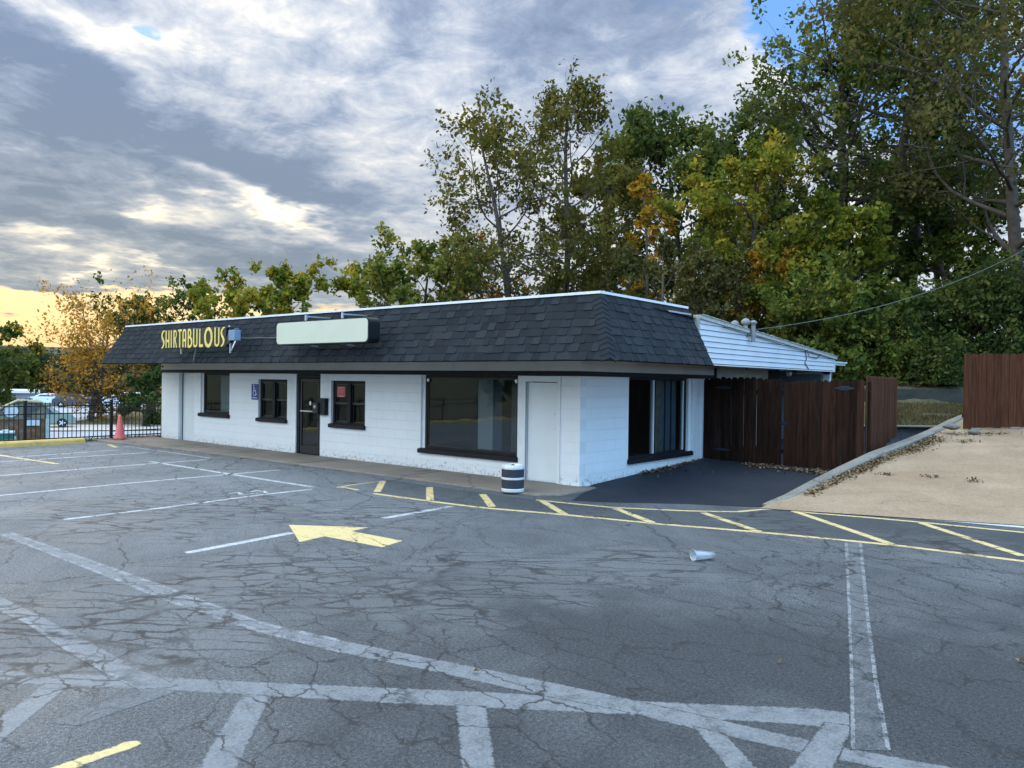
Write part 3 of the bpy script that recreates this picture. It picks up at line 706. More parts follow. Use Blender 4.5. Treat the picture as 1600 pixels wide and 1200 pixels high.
# ------------------------------------------------------------------ the shop building
LX = -15.35; HF = 2.01; HB = 2.10; ZR = 2.4
shop = thing('shop_building', 'long low white painted block shop with black shingle mansard roof and black framed windows', 'building', (-7.7, 5, 0))
def wall_grid(axis, a0, a1, z0, z1, p0, p1, openings, name, m):
    """wall slab with rectangular openings; axis X: runs along x between y=p0 (outer) and y=p1"""
    A = sorted({a0, a1, *[o[0] for o in openings], *[o[1] for o in openings]}); Zs = sorted({z0, z1, *[o[2] for o in openings], *[o[3] for o in openings]})
    def solid(i, j):
        if i < 0 or j < 0 or i >= len(A)-1 or j >= len(Zs)-1: return False
        ca, cz = (A[i]+A[i+1])/2, (Zs[j]+Zs[j+1])/2
        return not any(o[0] < ca < o[1] and o[2] < cz < o[3] for o in openings)
    b = MB()
    def P(a, p, z): return (a, p, z) if axis == 'X' else (p, a, z)
    for i in range(len(A)-1):
        for j in range(len(Zs)-1):
            if not solid(i, j): continue
            a, c, zl, zh = A[i], A[i+1], Zs[j], Zs[j+1]
            for p in (p0, p1): b.add([P(a, p, zl), P(c, p, zl), P(c, p, zh), P(a, p, zh)], [(0, 1, 2, 3)])
            for (di, dj, q) in ((-1, 0, [(a, zl), (a, zh)]), (1, 0, [(c, zl), (c, zh)]), (0, -1, [(a, zl), (c, zl)]), (0, 1, [(a, zh), (c, zh)])):
                if not solid(i+di, j+dj):
                    (u0, w0), (u1, w1) = q
                    b.add([P(u0, p0, w0), P(u1, p0, w1), P(u1, p1, w1), P(u0, p1, w0)], [(0, 1, 2, 3)])
    return b.build(name, m, shop)
front_open = [(-14.33, -13.42, -.1, HF), (-13.08, -11.56, .86, HF), (-10.17, -8.89, .84, 1.86), (-8.52, -7.54, -.1, HF), (-7.13, -5.89, .83, 1.855), (-4.08, -1.44, .44, HF), (-1.24, -.50, -.1, 1.90)]
wall = wall_grid('X', LX, 0, -.1, ZR, 0, .2, front_open, 'wall', 'block')
side_open = [(1.70, 4.30, .38, HF)]
wall_grid('Y', .2, 5.55, -.1, ZR, 0, -.2, side_open, 'wall', 'block_side')
b = MB(); b.box(-.2, 0, 5.55, 9.06, -.1, 2.31); b.build('wall', 'beige_wall', shop)
b = MB(); b.box(LX, LX+.2, .2, 10.8, -.1, 2.6); b.box(LX+.2, -.2, 10.6, 10.8, -.1, 2.6); b.build('wall', 'block_side', shop)
# rounded chipped foot at the near corner
b = MB(); b.box(-.42, .015, -.05, .02, -.05, .06); b.box(-.02, .03, -.04, .35, -.05, .055); b.build('wall_foot', 'block', shop, bevel=.025)
# raised white jamb boards around the white door near the corner
b = MB(); b.box(-1.40, -1.24, -.025, .02, .03, HF-.002); b.box(-1.24, -.43, -.025, .02, 1.90, HF-.002); b.box(-.50, -.43, -.025, .02, .03, 1.90); b.build('door_frame', 'white', shop, bevel=.004)
# pilaster at the right end of the side wall
b = MB(); b.box(-.01, .05, 4.42, 4.62, .10, HF-.003); b.build('pilaster', 'white', shop, bevel=.006)
# room behind the glass
b = MB(); b.box(LX+.2, -.2, .2, 10.6, -.02, .02); b.build('floor', 'dark', shop)
b = MB(); b.box(LX+.2, -.2, .2, 10.6, 2.36, 2.38); b.build('ceiling', 'dark', shop)
b = MB(); b.box(LX+.25, -.25, 6.0, 6.06, .02, 2.36); b.box(-5.2, -5.1, .25, 5.9, .02, 2.36); b.box(-10.6, -10.5, .25, 5.9, .02, 2.36); b.build('interior_wall', 'roomwall', shop)
b = MB(); xa = at_y(747, 650, .75)[0]; xb = at_y(770, 650, .75)[0]; b.box(xa, xb, .75, 1.05, .02, 2.36); b.build('column', 'column', shop)
b = MB(); xa = at_y(799, 650, 1.6)[0]; b.box(xa, xa+.25, 1.6, 1.75, .3, 2.36); b.build('column', 'column', shop)
# black trim board under the soffit
b = MB(); b.box(LX-.02, .035, -.035, -.001, HF, HB); b.box(.001, .035, -.001, 5.58, HF, HB); b.box(-.03, .06, 5.58, 5.66, .1, 2.27); b.build('trim_board', 'black', shop)
# grey fascia beam on the wall line, in lengths butted with thin joints, and the soffit above it
b = MB(); edges = list(np.arange(LX, -1.0, 2.44))+[0.03]
for i in range(len(edges)-1): b.box(edges[i]+(.003 if i else 0), edges[i+1]-.003*(i < len(edges)-2), -.028, -.001, HB+.001, 2.42)
for a_, c_ in ((-.001, 1.9), (1.904, 3.8), (3.804, 5.58)): b.box(.001, .028, a_, c_, HB+.001, 2.42)
b.build('fascia', 'soffit', shop)
b = MB(); b.add([(-15.7, -1.56, 2.335), (1.55, -1.56, 2.335), (1.55, -.03, 2.335), (-15.7, -.03, 2.335)], [(0, 1, 2, 3)])
b.add([(.03, -.03, 2.335), (1.55, -.03, 2.335), (1.55, 2.0, 2.335), (.03, 2.0, 2.335)], [(0, 1, 2, 3)]); b.build('soffit', 'soffit', shop)
b = MB(); b.box(LX+.04, LX+.14, -.035, -.029, HB+.06, HB+.12); b.build('vent', 'black', shop)

# ---- mansard roof
INS = .528; ZT = 3.33
roof = MB()
nF = np.array((0, -(ZT-2.254), -INS)); nF = np.array((0, -1.08, .52)); nF /= np.linalg.norm(nF)
nS = np.array((1.08, 0, .52)); nS /= np.linalg.norm(nS)
A0 = np.array((-15.82, -1.62, 2.254)); A1 = np.array((1.61, -1.62, 2.254)); T0 = np.array((-15.29, -1.09, ZT)); T1 = np.array((1.08, -1.09, ZT))
B1 = np.array((1.61, 2.02, 2.254)); U1 = np.array((1.08, 2.02, ZT))
core = MB()
core.prism([A0, A1, T1, T0], -nF*.05); core.prism([A1, B1, U1, T1], -nS*.05)
core.add([A1-(0, 0, 0), T1, T1-nF*.05, A1-nF*.05], [(0, 1, 2, 3)])
ms = core.build('mansard_roof', 'shingle', shop, attr=True)
sh = MB()
def shingle_face(P0, P1, Q0, Q1, nrm, rows=8, ragged=True):
    """P0->P1 eave, Q0->Q1 top edge"""
    for r_ in range(rows):
        f0, f1 = r_/rows, (r_+1)/rows
        a0 = P0+(Q0-P0)*f0; a1 = P1+(Q1-P1)*f0; c0 = P0+(Q0-P0)*f1; c1 = P1+(Q1-P1)*f1
        L = np.linalg.norm(a1-a0); d = (a1-a0)/L; s = 0.
        up = (P0+(Q0-P0)*f1-(P0+(Q0-P0)*f0)); up = up-d*(up@d); ul = np.linalg.norm(up); upn = up/ul
        Lc0 = (c0-a0)@d; Lc1 = (c1-a0)@d
        s = 0.; row_t = random.uniform(-.05, .05); last = None
        while s < L-1e-3:
            w = random.choice((.09, .13, .16, .19, .24, .30)); e = min(L, s+w)
            if L-e < .06: e = L
            raised = random.random() < .5 if last is None else (not last if random.random() < .8 else last); last = raised
            th = .017 if raised else .008
            drop = .012 if raised or not ragged else .0
            def P(u, v, h): return a0+d*u+upn*v+nrm*h
            ub0, ub1 = s+.002, e-.002
            if s == 0: ub0 = 0
            if e == L: ub1 = L
            ut0 = max(ub0, Lc0) if s == 0 else ub0; ut1 = min(ub1, Lc1) if e == L else ub1
            if ub0 < Lc0 and s != 0: ut0 = max(ub0, Lc0*1.0)
            if ub1 > Lc1 and e != L: ut1 = min(ub1, Lc1)
            if ut1 <= ut0: ut1 = ut0+.001
            t = np.clip(random.gauss(.48 if raised else .34, .17)+row_t, 0, .82)
            if random.random() < .06: t = .86
            vs = [P(ub0, -drop, th), P(ub1, -drop, th), P(ut1, ul+.01, .003), P(ut0, ul+.01, .003), P(ub0, -drop, 0), P(ub1, -drop, 0)]
            sh.add(vs+[P(ub0, .0, .0), P(ub1, 0, 0)], [(0, 1, 2, 3), (4, 5, 1, 0), (0, 3, 4), (1, 5, 2)], t)
            s = e
shingle_face(A0, A1, T0, T1, nF); shingle_face(A1, B1, T1, U1, nS)
sh.build('shingles', 'shingle', ms, attr=True)
cap = MB()
def hip(P, Q, sgn=1):
    n = 13; d = (Q-P)/n; dn = (Q-P)/np.linalg.norm(Q-P)
    a = np.cross(nF, dn); a /= np.linalg.norm(a); c = np.cross(dn, nS); c /= np.linalg.norm(c)
    if a[0] > 0: a = -a
    if c[1] < 0: c = -c
    ridge = (nF+nS); ridge /= np.linalg.norm(ridge)
    for i in range(n):
        p = P+d*i; w = .13; t = random.uniform(.35, .7)
        lo = .028; hi = .016
        b0 = p-dn*.012; q0 = p+d*1.25
        cap.add([b0+a*w+nF*lo, b0+ridge*(lo+.008), b0+c*w+nS*lo, q0+a*w+nF*hi, q0+ridge*(hi+.006), q0+c*w+nS*hi, b0+a*w+nF*.004, b0+c*w+nS*.004, b0],
                [(0, 1, 4, 3), (1, 2, 5, 4), (0, 6, 8, 1), (1, 8, 7, 2)], t)
hip(A1+(T1-A1)*.015, T1)
cap.build('hip_cap', 'shingle', ms, attr=True)
b = MB(); b.box(-15.32, 1.11, -1.125, -1.03, ZT-.004, ZT+.038); b.box(1.03, 1.11, -1.03, 1.98, ZT-.004, ZT+.038)
for k in range(6): x = -14.9+k*2.95; b.box(x, x+.03, -1.131, -1.02, ZT-.006, ZT+.044)
b.build('drip_edge', 'drip', shop)
b = MB(); b.box(1.02, 1.16, 1.1, 2.0, ZT-.13, ZT-.10); b.build('flashing', 'galv', shop)
b = MB(); b.prism([(-15.3, -1.05, 3.30), (1.05, -1.05, 3.30), (1.05, 2.0, 3.17), (1.26, 2.02, 3.17), (1.26, 10.4, 2.66), (-15.3, 10.7, 2.66)][:6], (0, 0, -.08)) if False else None
b = MB(); b.add([(-15.3, -1.04, 3.31), (1.05, -1.04, 3.31), (1.25, 2.0, 3.15), (1.25, 10.9, 2.62), (-15.3, 10.9, 2.62), (-15.3, 2.0, 3.15)], [(0, 1, 2, 5), (5, 2, 3, 4)]); b.build('roof_deck', 'tar', shop)
b = MB(); b.prism([(LX+.1, -.98, 3.27), (LX+.1, -1.40, 2.34), (LX+.1, 10.7, 2.34), (LX+.1, 10.7, 2.60)], (.03, 0, 0)); b.build('gable_panel', 'siding', shop)

# ---- rear side gable with lapped siding
gab = thing('rear_gable', None, None); gab.parent = None
bpy.data.objects.remove(gab)
sx = 1.30
def rtop(y): return 3.155-.0612*(y-2.05)
sd_ = MB(); z = 2.30; hh = .107; k = 0
while z < 3.15:
    z1 = min(z+hh-.009, 3.155); yA = 2.06
    def yat(zz): return min(10.46, 2.05+(3.155-zz)/.0612)
    y0 = max(yA, yat(z)); y1 = max(yA, yat(z1))
    poly = [(sx+.020, yA, z), (sx+.020, y0, z), (sx+.002, y1, z1), (sx+.002, yA, z1)]
    sd_.add(poly+[(sx-.01, yA, z), (sx-.01, y0, z)], [(0, 1, 2, 3), (4, 5, 1, 0)])
    z += hh
sdo = sd_.build('siding', 'siding', shop)
b = MB(); b.prism([(sx-.02, 2.05, 2.28), (sx-.02, 10.46, 2.28), (sx-.02, 10.46, rtop(10.46)), (sx-.02, 2.05, rtop(2.05))], (-.04, 0, 0)); b.build('lap_shadow_back', 'black', sdo)  # black sheet seen through the lap gaps, stands in for the lap shadow lines
b = MB(); b.prism([(sx+.05, 2.03, rtop(2.03)-.02), (sx+.05, 10.62, rtop(10.62)-.02), (sx+.05, 10.62, rtop(10.62)+.055), (sx+.05, 2.03, rtop(2.03)+.055)], (-.16, 0, 0)); b.build('rake_board', 'rake', shop)
b = MB(); ye = np.linspace(2.03, 10.62, 70); jz = [random.uniform(.058, .080) for _ in ye]; n = len(ye)
vs = [(sx+u, y, rtop(y)+(z if t else .056)) for u in (-.05, .07) for t in (0, 1) for y, z in zip(ye, jz)]
b.add(vs, [(r_*n+i, r_*n+i+1, q_*n+i+1, q_*n+i) for r_, q_ in ((0, 1), (1, 3), (3, 2), (2, 0)) for i in range(n-1)])
b.build('roof_edge_shingles', 'rake', shop)
b = MB(); b.prism([(sx+.012, 2.025, 2.28), (sx+.012, 2.025, 3.15), (1.02, 2.025, 3.15), (1.02, 2.025, 2.28)], (0, .03, 0)); b.build('end_flashing', 'sage', shop)
b = MB(); b.box(sx-.02, sx+.03, 10.44, 10.50, 2.26, rtop(10.5)); b.build('corner_trim', 'siding', shop)
b = MB(); b.box(0.005, sx-.065, 5.7, 10.5, 2.300, 2.315); b.box(sx-.05, sx+.02, 2.1, 10.5, 2.262, 2.286); b.build('gable_soffit', 'soffit', shop)
b = MB()                                                # conduits under the gable
b.tube([(.9, 5.9, 2.29), (.9, 7.3, 2.28), (.9, 7.3, 2.23), (.9, 9.3, 2.22)], .012, 6); b.tube([(.6, 6.1, 2.29), (.6, 6.1, 2.24)], .01, 6)
b.build('conduit', 'black_metal', shop)
b = MB()
b.lathe([(.03, 0), (.06, .02), (.075, .10), (.06, .15), (0, .16)], (.75, 8.55, 2.12), 12); b.tube([(.75, 8.55, 2.25), (.75, 8.55, 2.30)], .02, 6)
b.build('security_light', 'galv', shop)
b = MB(); b.box(-.5, .95, 10.55, 10.62, .3, 2.30)
for k in range(9): b.box(-.5, .95, 10.535, 10.55, 1.2+k*.12, 1.2+k*.12+.105)
b.build('rear_wall', 'greysiding', shop)
b = MB(); b.box(1.02, 1.20, 10.46, 10.60, .3, 2.36); b.box(.3, 1.20, 10.46, 10.54, 2.20, 2.30); b.build('corner_post', 'siding', shop)
b = MB(); b.box(.2, 1.30, 10.55, 11.75, 2.52, 2.56); b.box(.2, 1.26, 10.55, 11.70, 2.46, 2.52); b.build('eave', 'siding', shop)
b = MB(); b.tube([(sx+.03, 8.0, 2.84), (sx+.03, 8.05, 2.70), (sx+.03, 8.12, 2.55), (sx+.03, 8.0, 2.45), (sx+.03, 8.3, 2.30)], .010, 6)
b.tube([(sx+.03, 8.1, 2.80), (sx+.035, 8.3, 2.62), (sx+.035, 8.9, 2.58), (sx+.035, 9.3, 2.74), (sx+.03, 10.3, 2.66)], .008, 6); b.tube([(sx+.055, 3.0, 3.03), (sx+.055, 8.0, 2.72), (sx+.055, 10.4, 2.60)], .008, 5); b.build('cable_loop', 'black_metal', shop)
for px, dd, r_ in ((1148, 16.4, .085), (1165, 16.4, .10)):
    p = at_d(px, 520, dd); zt = at_d(px, 499 if r_ > .09 else 502, dd)[2]
    b = MB(); b.tube([(p[0], p[1], 2.9), (p[0], p[1], zt-r_*.9)], r_*.45, 10); b.lathe([(.0, -.9), (.75, -.8), (1.0, -.3), (.9, .3), (.5, .8), (0, 1)], (0, 0, 0), 14)
    n_ = 14*6; 
    for i in range(len(b.v)-n_, len(b.v)): x, y, z = b.v[i]; b.v[i] = (p[0]+x*r_, p[1]+y*r_, zt-r_*.5+z*r_*.75)
    b.build('roof_vent', 'ventgrey', shop, smooth=True)
p = at_d(1177, 520, 16.4); b = MB(); b.tube([(p[0], p[1], 2.8), (p[0], p[1], at_d(1177, 506, 16.4)[2])], .045, 10); b.lathe([(.07, 0), (.08, .03), (.04, .07), (0, .08)], (p[0], p[1], at_d(1177, 506, 16.4)[2]), 12); b.build('roof_vent', 'ventgrey', shop)

# ---- windows and doors
def sill(x0, x1, z, par, axis='X'):
    b = MB()
    if axis == 'X': b.box(x0-.03, x1+.03, -.07, .10, z-.085, z); b.box(x0-.01, x1+.01, -.055, .10, z, z+.012)
    else: b.box(-.10, .07, x0-.03, x1+.03, z-.085, z); b.box(-.10, .055, x0-.01, x1+.01, z, z+.012)
    b.build('sill', 'black', par, bevel=.006)
def pane(b_, par): return b_.build('pane', 'glass', par)
def double_window(x0, x1, z0, z1):
    w = MB(); y0, y1 = .06, .14; t = .06; xm = (x0+x1)/2
    w.box(x0, x0+t, y0, y1, z0, z1); w.box(x1-t, x1, y0, y1, z0, z1); w.box(x0+t, x1-t, y0, y1, z1-.07, z1); w.box(x0+t, x1-t, y0, y1, z0, z0+.04)
    w.box(xm-.06, xm+.06, y0-.03, y1, z0+.04, z1-.07)
    zm = (z0+z1)/2-.02
    o = w.build('window', 'black', shop, bevel=.004); 
    fr = MB(); gl = MB()
    for a, c in ((x0+t, xm-.06), (xm+.06, x1-t)):
        fr.box(a, c, .075, .105, zm-.025, zm+.025)
        fr.box(a, a+.03, .075, .105, zm+.025, z1-.07); fr.box(c-.03, c, .075, .105, zm+.025, z1-.07); fr.box(a+.03, c-.03, .075, .105, z1-.105, z1-.07)
        fr.box(a, a+.035, .11, .135, z0+.04, zm-.025); fr.box(c-.035, c, .11, .135, z0+.04, zm-.025); fr.box(a+.035, c-.035, .11, .135, z0+.04, z0+.075)
        gl.add([(a+.03, .09, zm+.025), (c-.03, .09, zm+.025), (c-.03, .09, z1-.105), (a+.03, .09, z1-.105)], [(0, 1, 2, 3)])
        gl.add([(a+.035, .122, z0+.075), (c-.035, .122, z0+.075), (c-.035, .122, zm-.025), (a+.035, .122, zm-.025)], [(0, 1, 2, 3)])
    fr.build('frame', 'bronze', o); gl.build('pane', 'glass', o); sill(x0, x1, z0-.002, o)
    return o
def fixed_window(x0, x1, z0, z1, y=.09, t=.06, bars=()):
    w = MB(); w.box(x0, x0+t, y-.03, y+.04, z0, z1); w.box(x1-t, x1, y-.03, y+.04, z0, z1); w.box(x0+t, x1-t, y-.03, y+.04, z1-.05, z1); w.box(x0+t, x1-t, y-.03, y+.04, z0, z0+t)
    o = w.build('window', 'black', shop, bevel=.004)
    fr = MB(); i_ = .025
    fr.box(x0+t, x0+t+i_, y-.012, y+.02, z0+t, z1-.05); fr.box(x1-t-i_, x1-t, y-.012, y+.02, z0+t, z1-.05); fr.box(x0+t+i_, x1-t-i_, y-.012, y+.02, z0+t, z0+t+i_); fr.box(x0+t+i_, x1-t-i_, y-.012, y+.02, z1-.05-i_, z1-.05)
    fr.build('frame', 'bronze', o)
    MB().add([(x0+t+i_, y, z0+t+i_), (x1-t-i_, y, z0+t+i_), (x1-t-i_, y, z1-.05-i_), (x0+t+i_, y, z1-.05-i_)], [(0, 1, 2, 3)]).build('pane', 'glass', o)
    return o
w1 = fixed_window(-13.0, -11.56, .862, HF-.002); sill(-13.08, -11.56, .86, w1)
b = MB(); b.box(-13.078, -13.0, .05, .12, .865, HF-.003); b.build('window_reveal', 'white', shop)
b = MB(); b.box(-12.6, -12.15, .35, .36, .9, 1.95); b.build('blind', 'column', w1)
double_window(-10.165, -8.895, .842, 1.858)
w3 = double_window(-7.125, -5.895, .832, 1.853)
w4 = fixed_window(-4.0, -1.442, .445, HF-.002); sill(-4.08, -1.442, .442, w4)
b = MB(); b.box(-4.078, -4.0, .05, .12, .45, HF-.003); b.build('window_reveal', 'white', shop)
for px in (669, 807): p = at_y(px, 591, .05); b = MB(); b.lathe([(0, -.012), (.035, -.01), (.04, 0), (0, .004)], (p[0], .052, 1.90), 14, axis='Y'); b.build('corner_light', 'galv', w4)
# side window
w = MB(); y0, y1 = 1.70, 4.30
w.box(-.14, -.05, y0+.001, y0+.06, .385, HF-.002); w.box(-.14, -.05, y1-.06, y1-.001, .385, HF-.002); w.box(-.14, -.05, y0+.06, y1-.06, HF-.05, HF-.002); w.box(-.14, -.05, y0+.06, y1-.06, .385, .43)
w5 = w.build('window', 'black', shop, bevel=.004)
MB().add([(-.09, y0+.06, .43), (-.09, y1-.06, .43), (-.09, y1-.06, HF-.05), (-.09, y0+.06, HF-.05)], [(0, 1, 2, 3)]).build('pane', 'glass', w5)
ym = at_x(1019.5, 650, -.08)[1]
b = MB(); b.box(-.13, -.055, ym-.03, ym+.03, .43, HF-.05); b.build('mullion', 'siding', w5)
yr = at_x(1067, 650, -.08)[1]
b = MB(); b.box(-.12, -.07, yr-.05, yr+.02, .43, HF-.05); b.build('mullion', 'column', w5)
b = MB()
for k in range(3): b.box(-.20+.02*(k % 2), -.18+.02*(k % 2), ym+.10+k*.17, ym+.26+k*.17, .42, HF)
b.build('curtain', 'curtain', w5)
b = MB()
for k in range(5): b.box(-.24+.03*(k % 2), -.22+.03*(k % 2), ym+.64+k*.14, ym+.77+k*.14, .42, HF)
b.build('blind', 'greysiding', w5)
sill(y0, y1+.12, .38, w5, 'Y')
b = MB(); b.box(-.6, -.56, 1.9, 2.6, 1.14, 1.17); b.build('rail', 'black', w5)

# doors
b = MB(); b.box(-14.30, -13.43, .13, .17, .0, HF-.002); ld = b.build('door', 'white_door', shop)
b = MB(); b.box(-14.312, -14.301, .11, .19, .0, HF-.002); b.build('door_gap', 'dark', ld)
b = MB(); b.box(-1.22, -.515, .045, .085, .05, 1.885); rd = b.build('door', 'white_door', shop, bevel=.004)
b = MB(); b.box(-1.24, -.5, .035, .12, .03, .048); b.build('threshold', 'binwhite', rd)
for z in (1.02, 1.30): b = MB(); b.lathe([(0, -.02), (.012, -.018), (.014, 0), (0, .002)], (-.60, .045, z), 10, axis='Y'); b.build('lock', 'white', rd)
b = MB(); x0, x1 = -8.52, -7.54
b.box(x0, x0+.10, .03, .13, .03, HF-.002); b.box(x1-.10, x1, .03, .13, .03, HF-.002); b.box(x0+.10, x1-.10, .03, .13, 1.90, HF-.002)
df = b.build('door_frame', 'black', shop, bevel=.004)
b = MB(); a, c = x0+.105, x1-.105
b.box(a, a+.07, .05, .09, .04, 1.89); b.box(c-.07, c, .05, .09, .04, 1.89); b.box(a+.07, c-.07, .05, .09, 1.82, 1.89); b.box(a+.07, c-.07, .05, .09, .04, .22)
ed = b.build('door', 'bronze', shop, bevel=.003)
MB().add([(a+.07, .07, .22), (c-.07, .07, .22), (c-.07, .07, 1.82), (a+.07, .07, 1.82)], [(0, 1, 2, 3)]).build('pane', 'glass', ed)
b = MB(); b.box(a+.04, c-.02, .02, .035, 1.075, 1.105); b.build('push_bar', 'galv', ed)
b = MB(); b.tube([(c-.02, .05, .88), (c-.02, -.02, .88), (c-.02, -.02, 1.08), (c-.02, .05, 1.08)], .012, 8); b.box(c-.06, c-.005, .035, .05, .84, .98); b.build('handle', 'black_metal', ed)
p = at_y(485, 630, .06); b = MB(); b.box(p[0]-.035, p[0]+.035, .055, .06, p[2]-.045, p[2]+.045); b.build('lamp_glint', 'adawhite', ed)  # white patch painted in as a lamp reflection on the door glass
# red poster inside the third window
p0 = at_y(527, 604, .085); p1 = at_y(540, 620, .085)
b = MB(); b.box(p0[0], p1[0], .078, .082, p1[2], p0[2]); po = b.build('poster', 'red', w3)
b = MB(); pw = p1[0]-p0[0]
for k, (a_, c_, zz, h_) in enumerate(((.12, .85, .93, .06), (.1, .6, .82, .03), (.1, .88, .72, .02), (.12, .80, .62, .02), (.1, .85, .52, .02), (.12, .7, .42, .02), (.25, .80, .04, .09))):
    zz = p1[2]+(p0[2]-p1[2])*zz; b.box(p0[0]+pw*a_, p0[0]+pw*c_, .0762, .0778, zz-h_*.4*(p0[2]-p1[2]), zz+h_*.4*(p0[2]-p1[2]))
b.build('print', 'paper', po)

# ------------------------------------------------------------------ wall-mounted things
def ribbon(b, pts, w, y0, y1, closed=False):
    """flat stroke along (x,z) points, front face y0, back y1, mitred"""
    P = [np.array(p, float) for p in pts]; n = len(P); L = []; Rr = []
    for i in range(n):
        if closed: d0 = P[i]-P[i-1]; d1 = P[(i+1) % n]-P[i]
        else: d0 = P[i]-P[max(i-1, 0)] if i > 0 else P[1]-P[0]; d1 = P[min(i+1, n-1)]-P[i] if i < n-1 else P[-1]-P[-2]
        d0 = d0/np.linalg.norm(d0); d1 = d1/np.linalg.norm(d1); n0 = np.array((-d0[1], d0[0])); n1 = np.array((-d1[1], d1[0]))
        m_ = n0+n1; m_ = m_/np.linalg.norm(m_); k = 1/max(.5, m_@n0)
        ww = w[i] if isinstance(w, (list, tuple)) else w
        L.append(P[i]+m_*k*ww/2); Rr.append(P[i]-m_*k*ww/2)
    vs = [(p[0], y0, p[1]) for p in L]+[(p[0], y0, p[1]) for p in Rr]+[(p[0], y1, p[1]) for p in L]+[(p[0], y1, p[1]) for p in Rr]
    fs = []; rng_ = range(n if closed else n-1)
    for i in rng_:
        j = (i+1) % n
        fs += [(i, j, n+j, n+i), (2*n+i, 3*n+i, 3*n+j, 2*n+j), (i, 2*n+i, 2*n+j, j), (n+i, n+j, 3*n+j, 3*n+i)]
    if not closed: fs += [(0, n, 3*n, 2*n), (n-1, 3*n-1, 4*n-1, 2*n-1)]
    b.add(vs, fs)
def arc(cx, cz, rx, rz, a0, a1, n=12): return [(cx+rx*math.cos(R(t)), cz+rz*math.sin(R(t))) for t in np.linspace(a0, a1, n)]

ys_ = -1.98
def sxp(c): return at_y(245+c/11.43, 528, ys_)[0]
zb, zt_ = 2.615, 3.045; H_ = zt_-zb
sign = thing('letter_sign', 'black wall sign with tall yellow letters SHIRTABULOUS fixed to the shingle roof', 'sign', ((sxp(85)+sxp(1230))/2, -1.7, 2.8))
lb = MB()
def seg(c0, c1): return sxp(c0), sxp(c1)
w_ = .047
def S(c0, c1):
    x0, x1 = seg(c0, c1); W = x1-x0
    pts = [(x1-.02, zb+H_*.99), (x0+W*.62, zb+H_*.97), (x0+W*.34, zb+H_*.86), (x0+W*.22, zb+H_*.72), (x0+W*.32, zb+H_*.58), (x0+W*.58, zb+H_*.44), (x0+W*.74, zb+H_*.30), (x0+W*.66, zb+H_*.15), (x0+W*.42, zb+H_*.04), (x0+.03, zb+H_*.0)]
    ribbon(lb, pts, [.03, .045, .055, .06, .06, .06, .06, .055, .045, .03], ys_-.010, ys_)
def V_(c, z0=0., z1=1., w=w_): x = sxp(c); ribbon(lb, [(x, zb+H_*z0), (x, zb+H_*z1)], w, ys_-.010, ys_)
S(82, 152)
V_(172); V_(222); ribbon(lb, [(sxp(172), zb+H_*.40), (sxp(222), zb+H_*.40)], .06, ys_-.009, ys_-.001)
V_(264)
V_(313); x = sxp(313); x2 = sxp(358)
Wd = x2-x
ribbon(lb, [(x, zb+H_*.965)]+arc(x+Wd*.30, zb+H_*.75, Wd*.62, H_*.215, 85, -85, 9)+[(x, zb+H_*.52)], .036, ys_-.009, ys_-.001)
ribbon(lb, [(x+Wd*.35, zb+H_*.52), (x+Wd*1.0, zb)], .042, ys_-.008, ys_-.002)
V_(416); ribbon(lb, [(sxp(386), zb+H_*.97), (sxp(450), zb+H_*.97)], .05, ys_-.009, ys_-.001)
x, x2 = sxp(474), sxp(520)
ribbon(lb, [(x, zb)]+[(x, zb+H_*.6)]+arc((x+x2)/2, zb+H_*.8, (x2-x)/2, H_*.18, 180, 0, 9)+[(x2, zb+H_*.6), (x2, zb)], w_, ys_-.010, ys_)
ribbon(lb, [(x, zb+H_*.40), (x2, zb+H_*.40)], .06, ys_-.009, ys_-.001)
x, x2 = sxp(567), sxp(624); V_(567)
ribbon(lb, [(x, zb+H_*.97)]+arc(x+.06, zb+H_*.77, x2-x-.10, H_*.20, 85, -85, 8)+[(x, zb+H_*.56)], .055, ys_-.009, ys_-.001)
ribbon(lb, [(x, zb+H_*.54)]+arc(x+.06, zb+H_*.29, x2-x-.05, H_*.26, 85, -85, 8)+[(x, zb+H_*.03)], .06, ys_-.008, ys_-.002)
def U(c0, c1):
    x, x2 = sxp(c0), sxp(c1)
    ribbon(lb, [(x, zb+H_), (x, zb+H_*.22)]+arc((x+x2)/2, zb+H_*.20, (x2-x)/2, H_*.17, 180, 360, 9)+[(x2, zb+H_*.22), (x2, zb+H_)], w_, ys_-.010, ys_)
U(664, 722)
V_(772); ribbon(lb, [(sxp(765), zb+H_*.06), (sxp(828), zb+H_*.06)], .065, ys_-.009, ys_-.001)
x, x2 = sxp(858), sxp(992)
ribbon(lb, arc((x+x2)/2, zb+H_*.50, (x2-x)/2-.02, H_*.47, 0, 345, 24), .075, ys_-.010, ys_, closed=True)
U(1045, 1112)
S(1138, 1224)
lb.build('letters', 'letters', sign)
b = MB(); b.box(sxp(88), sxp(1232), ys_+.002, ys_+.11, zb-.02, zt_+.01); b.build('back_panel', 'signblack', sign, bevel=.01)
b = MB(); b.prism([(sxp(1232)+.002, ys_+.01, zb+.03), (sxp(1240), ys_+.01, zb+.2), (sxp(1300), ys_+.01, zt_), (sxp(1300), ys_+.01, zb+.08)], (0, .10, 0)); b.build('panel_end', 'signblack', sign)
b = MB(); b.box(sxp(1290), sxp(1400), ys_-.02, ys_+.14, zb+.12, zb+.36); b.build('junction_box', 'boxgrey', sign, bevel=.012)
def brk(segs, par):
    b = MB()
    for a_, c_, w__ in segs: b.bar(a_, c_, w__)
    b.build('bracket', 'galv', par)
xe = sxp(1290); tp = at_y(374.5, 518, -1.42)
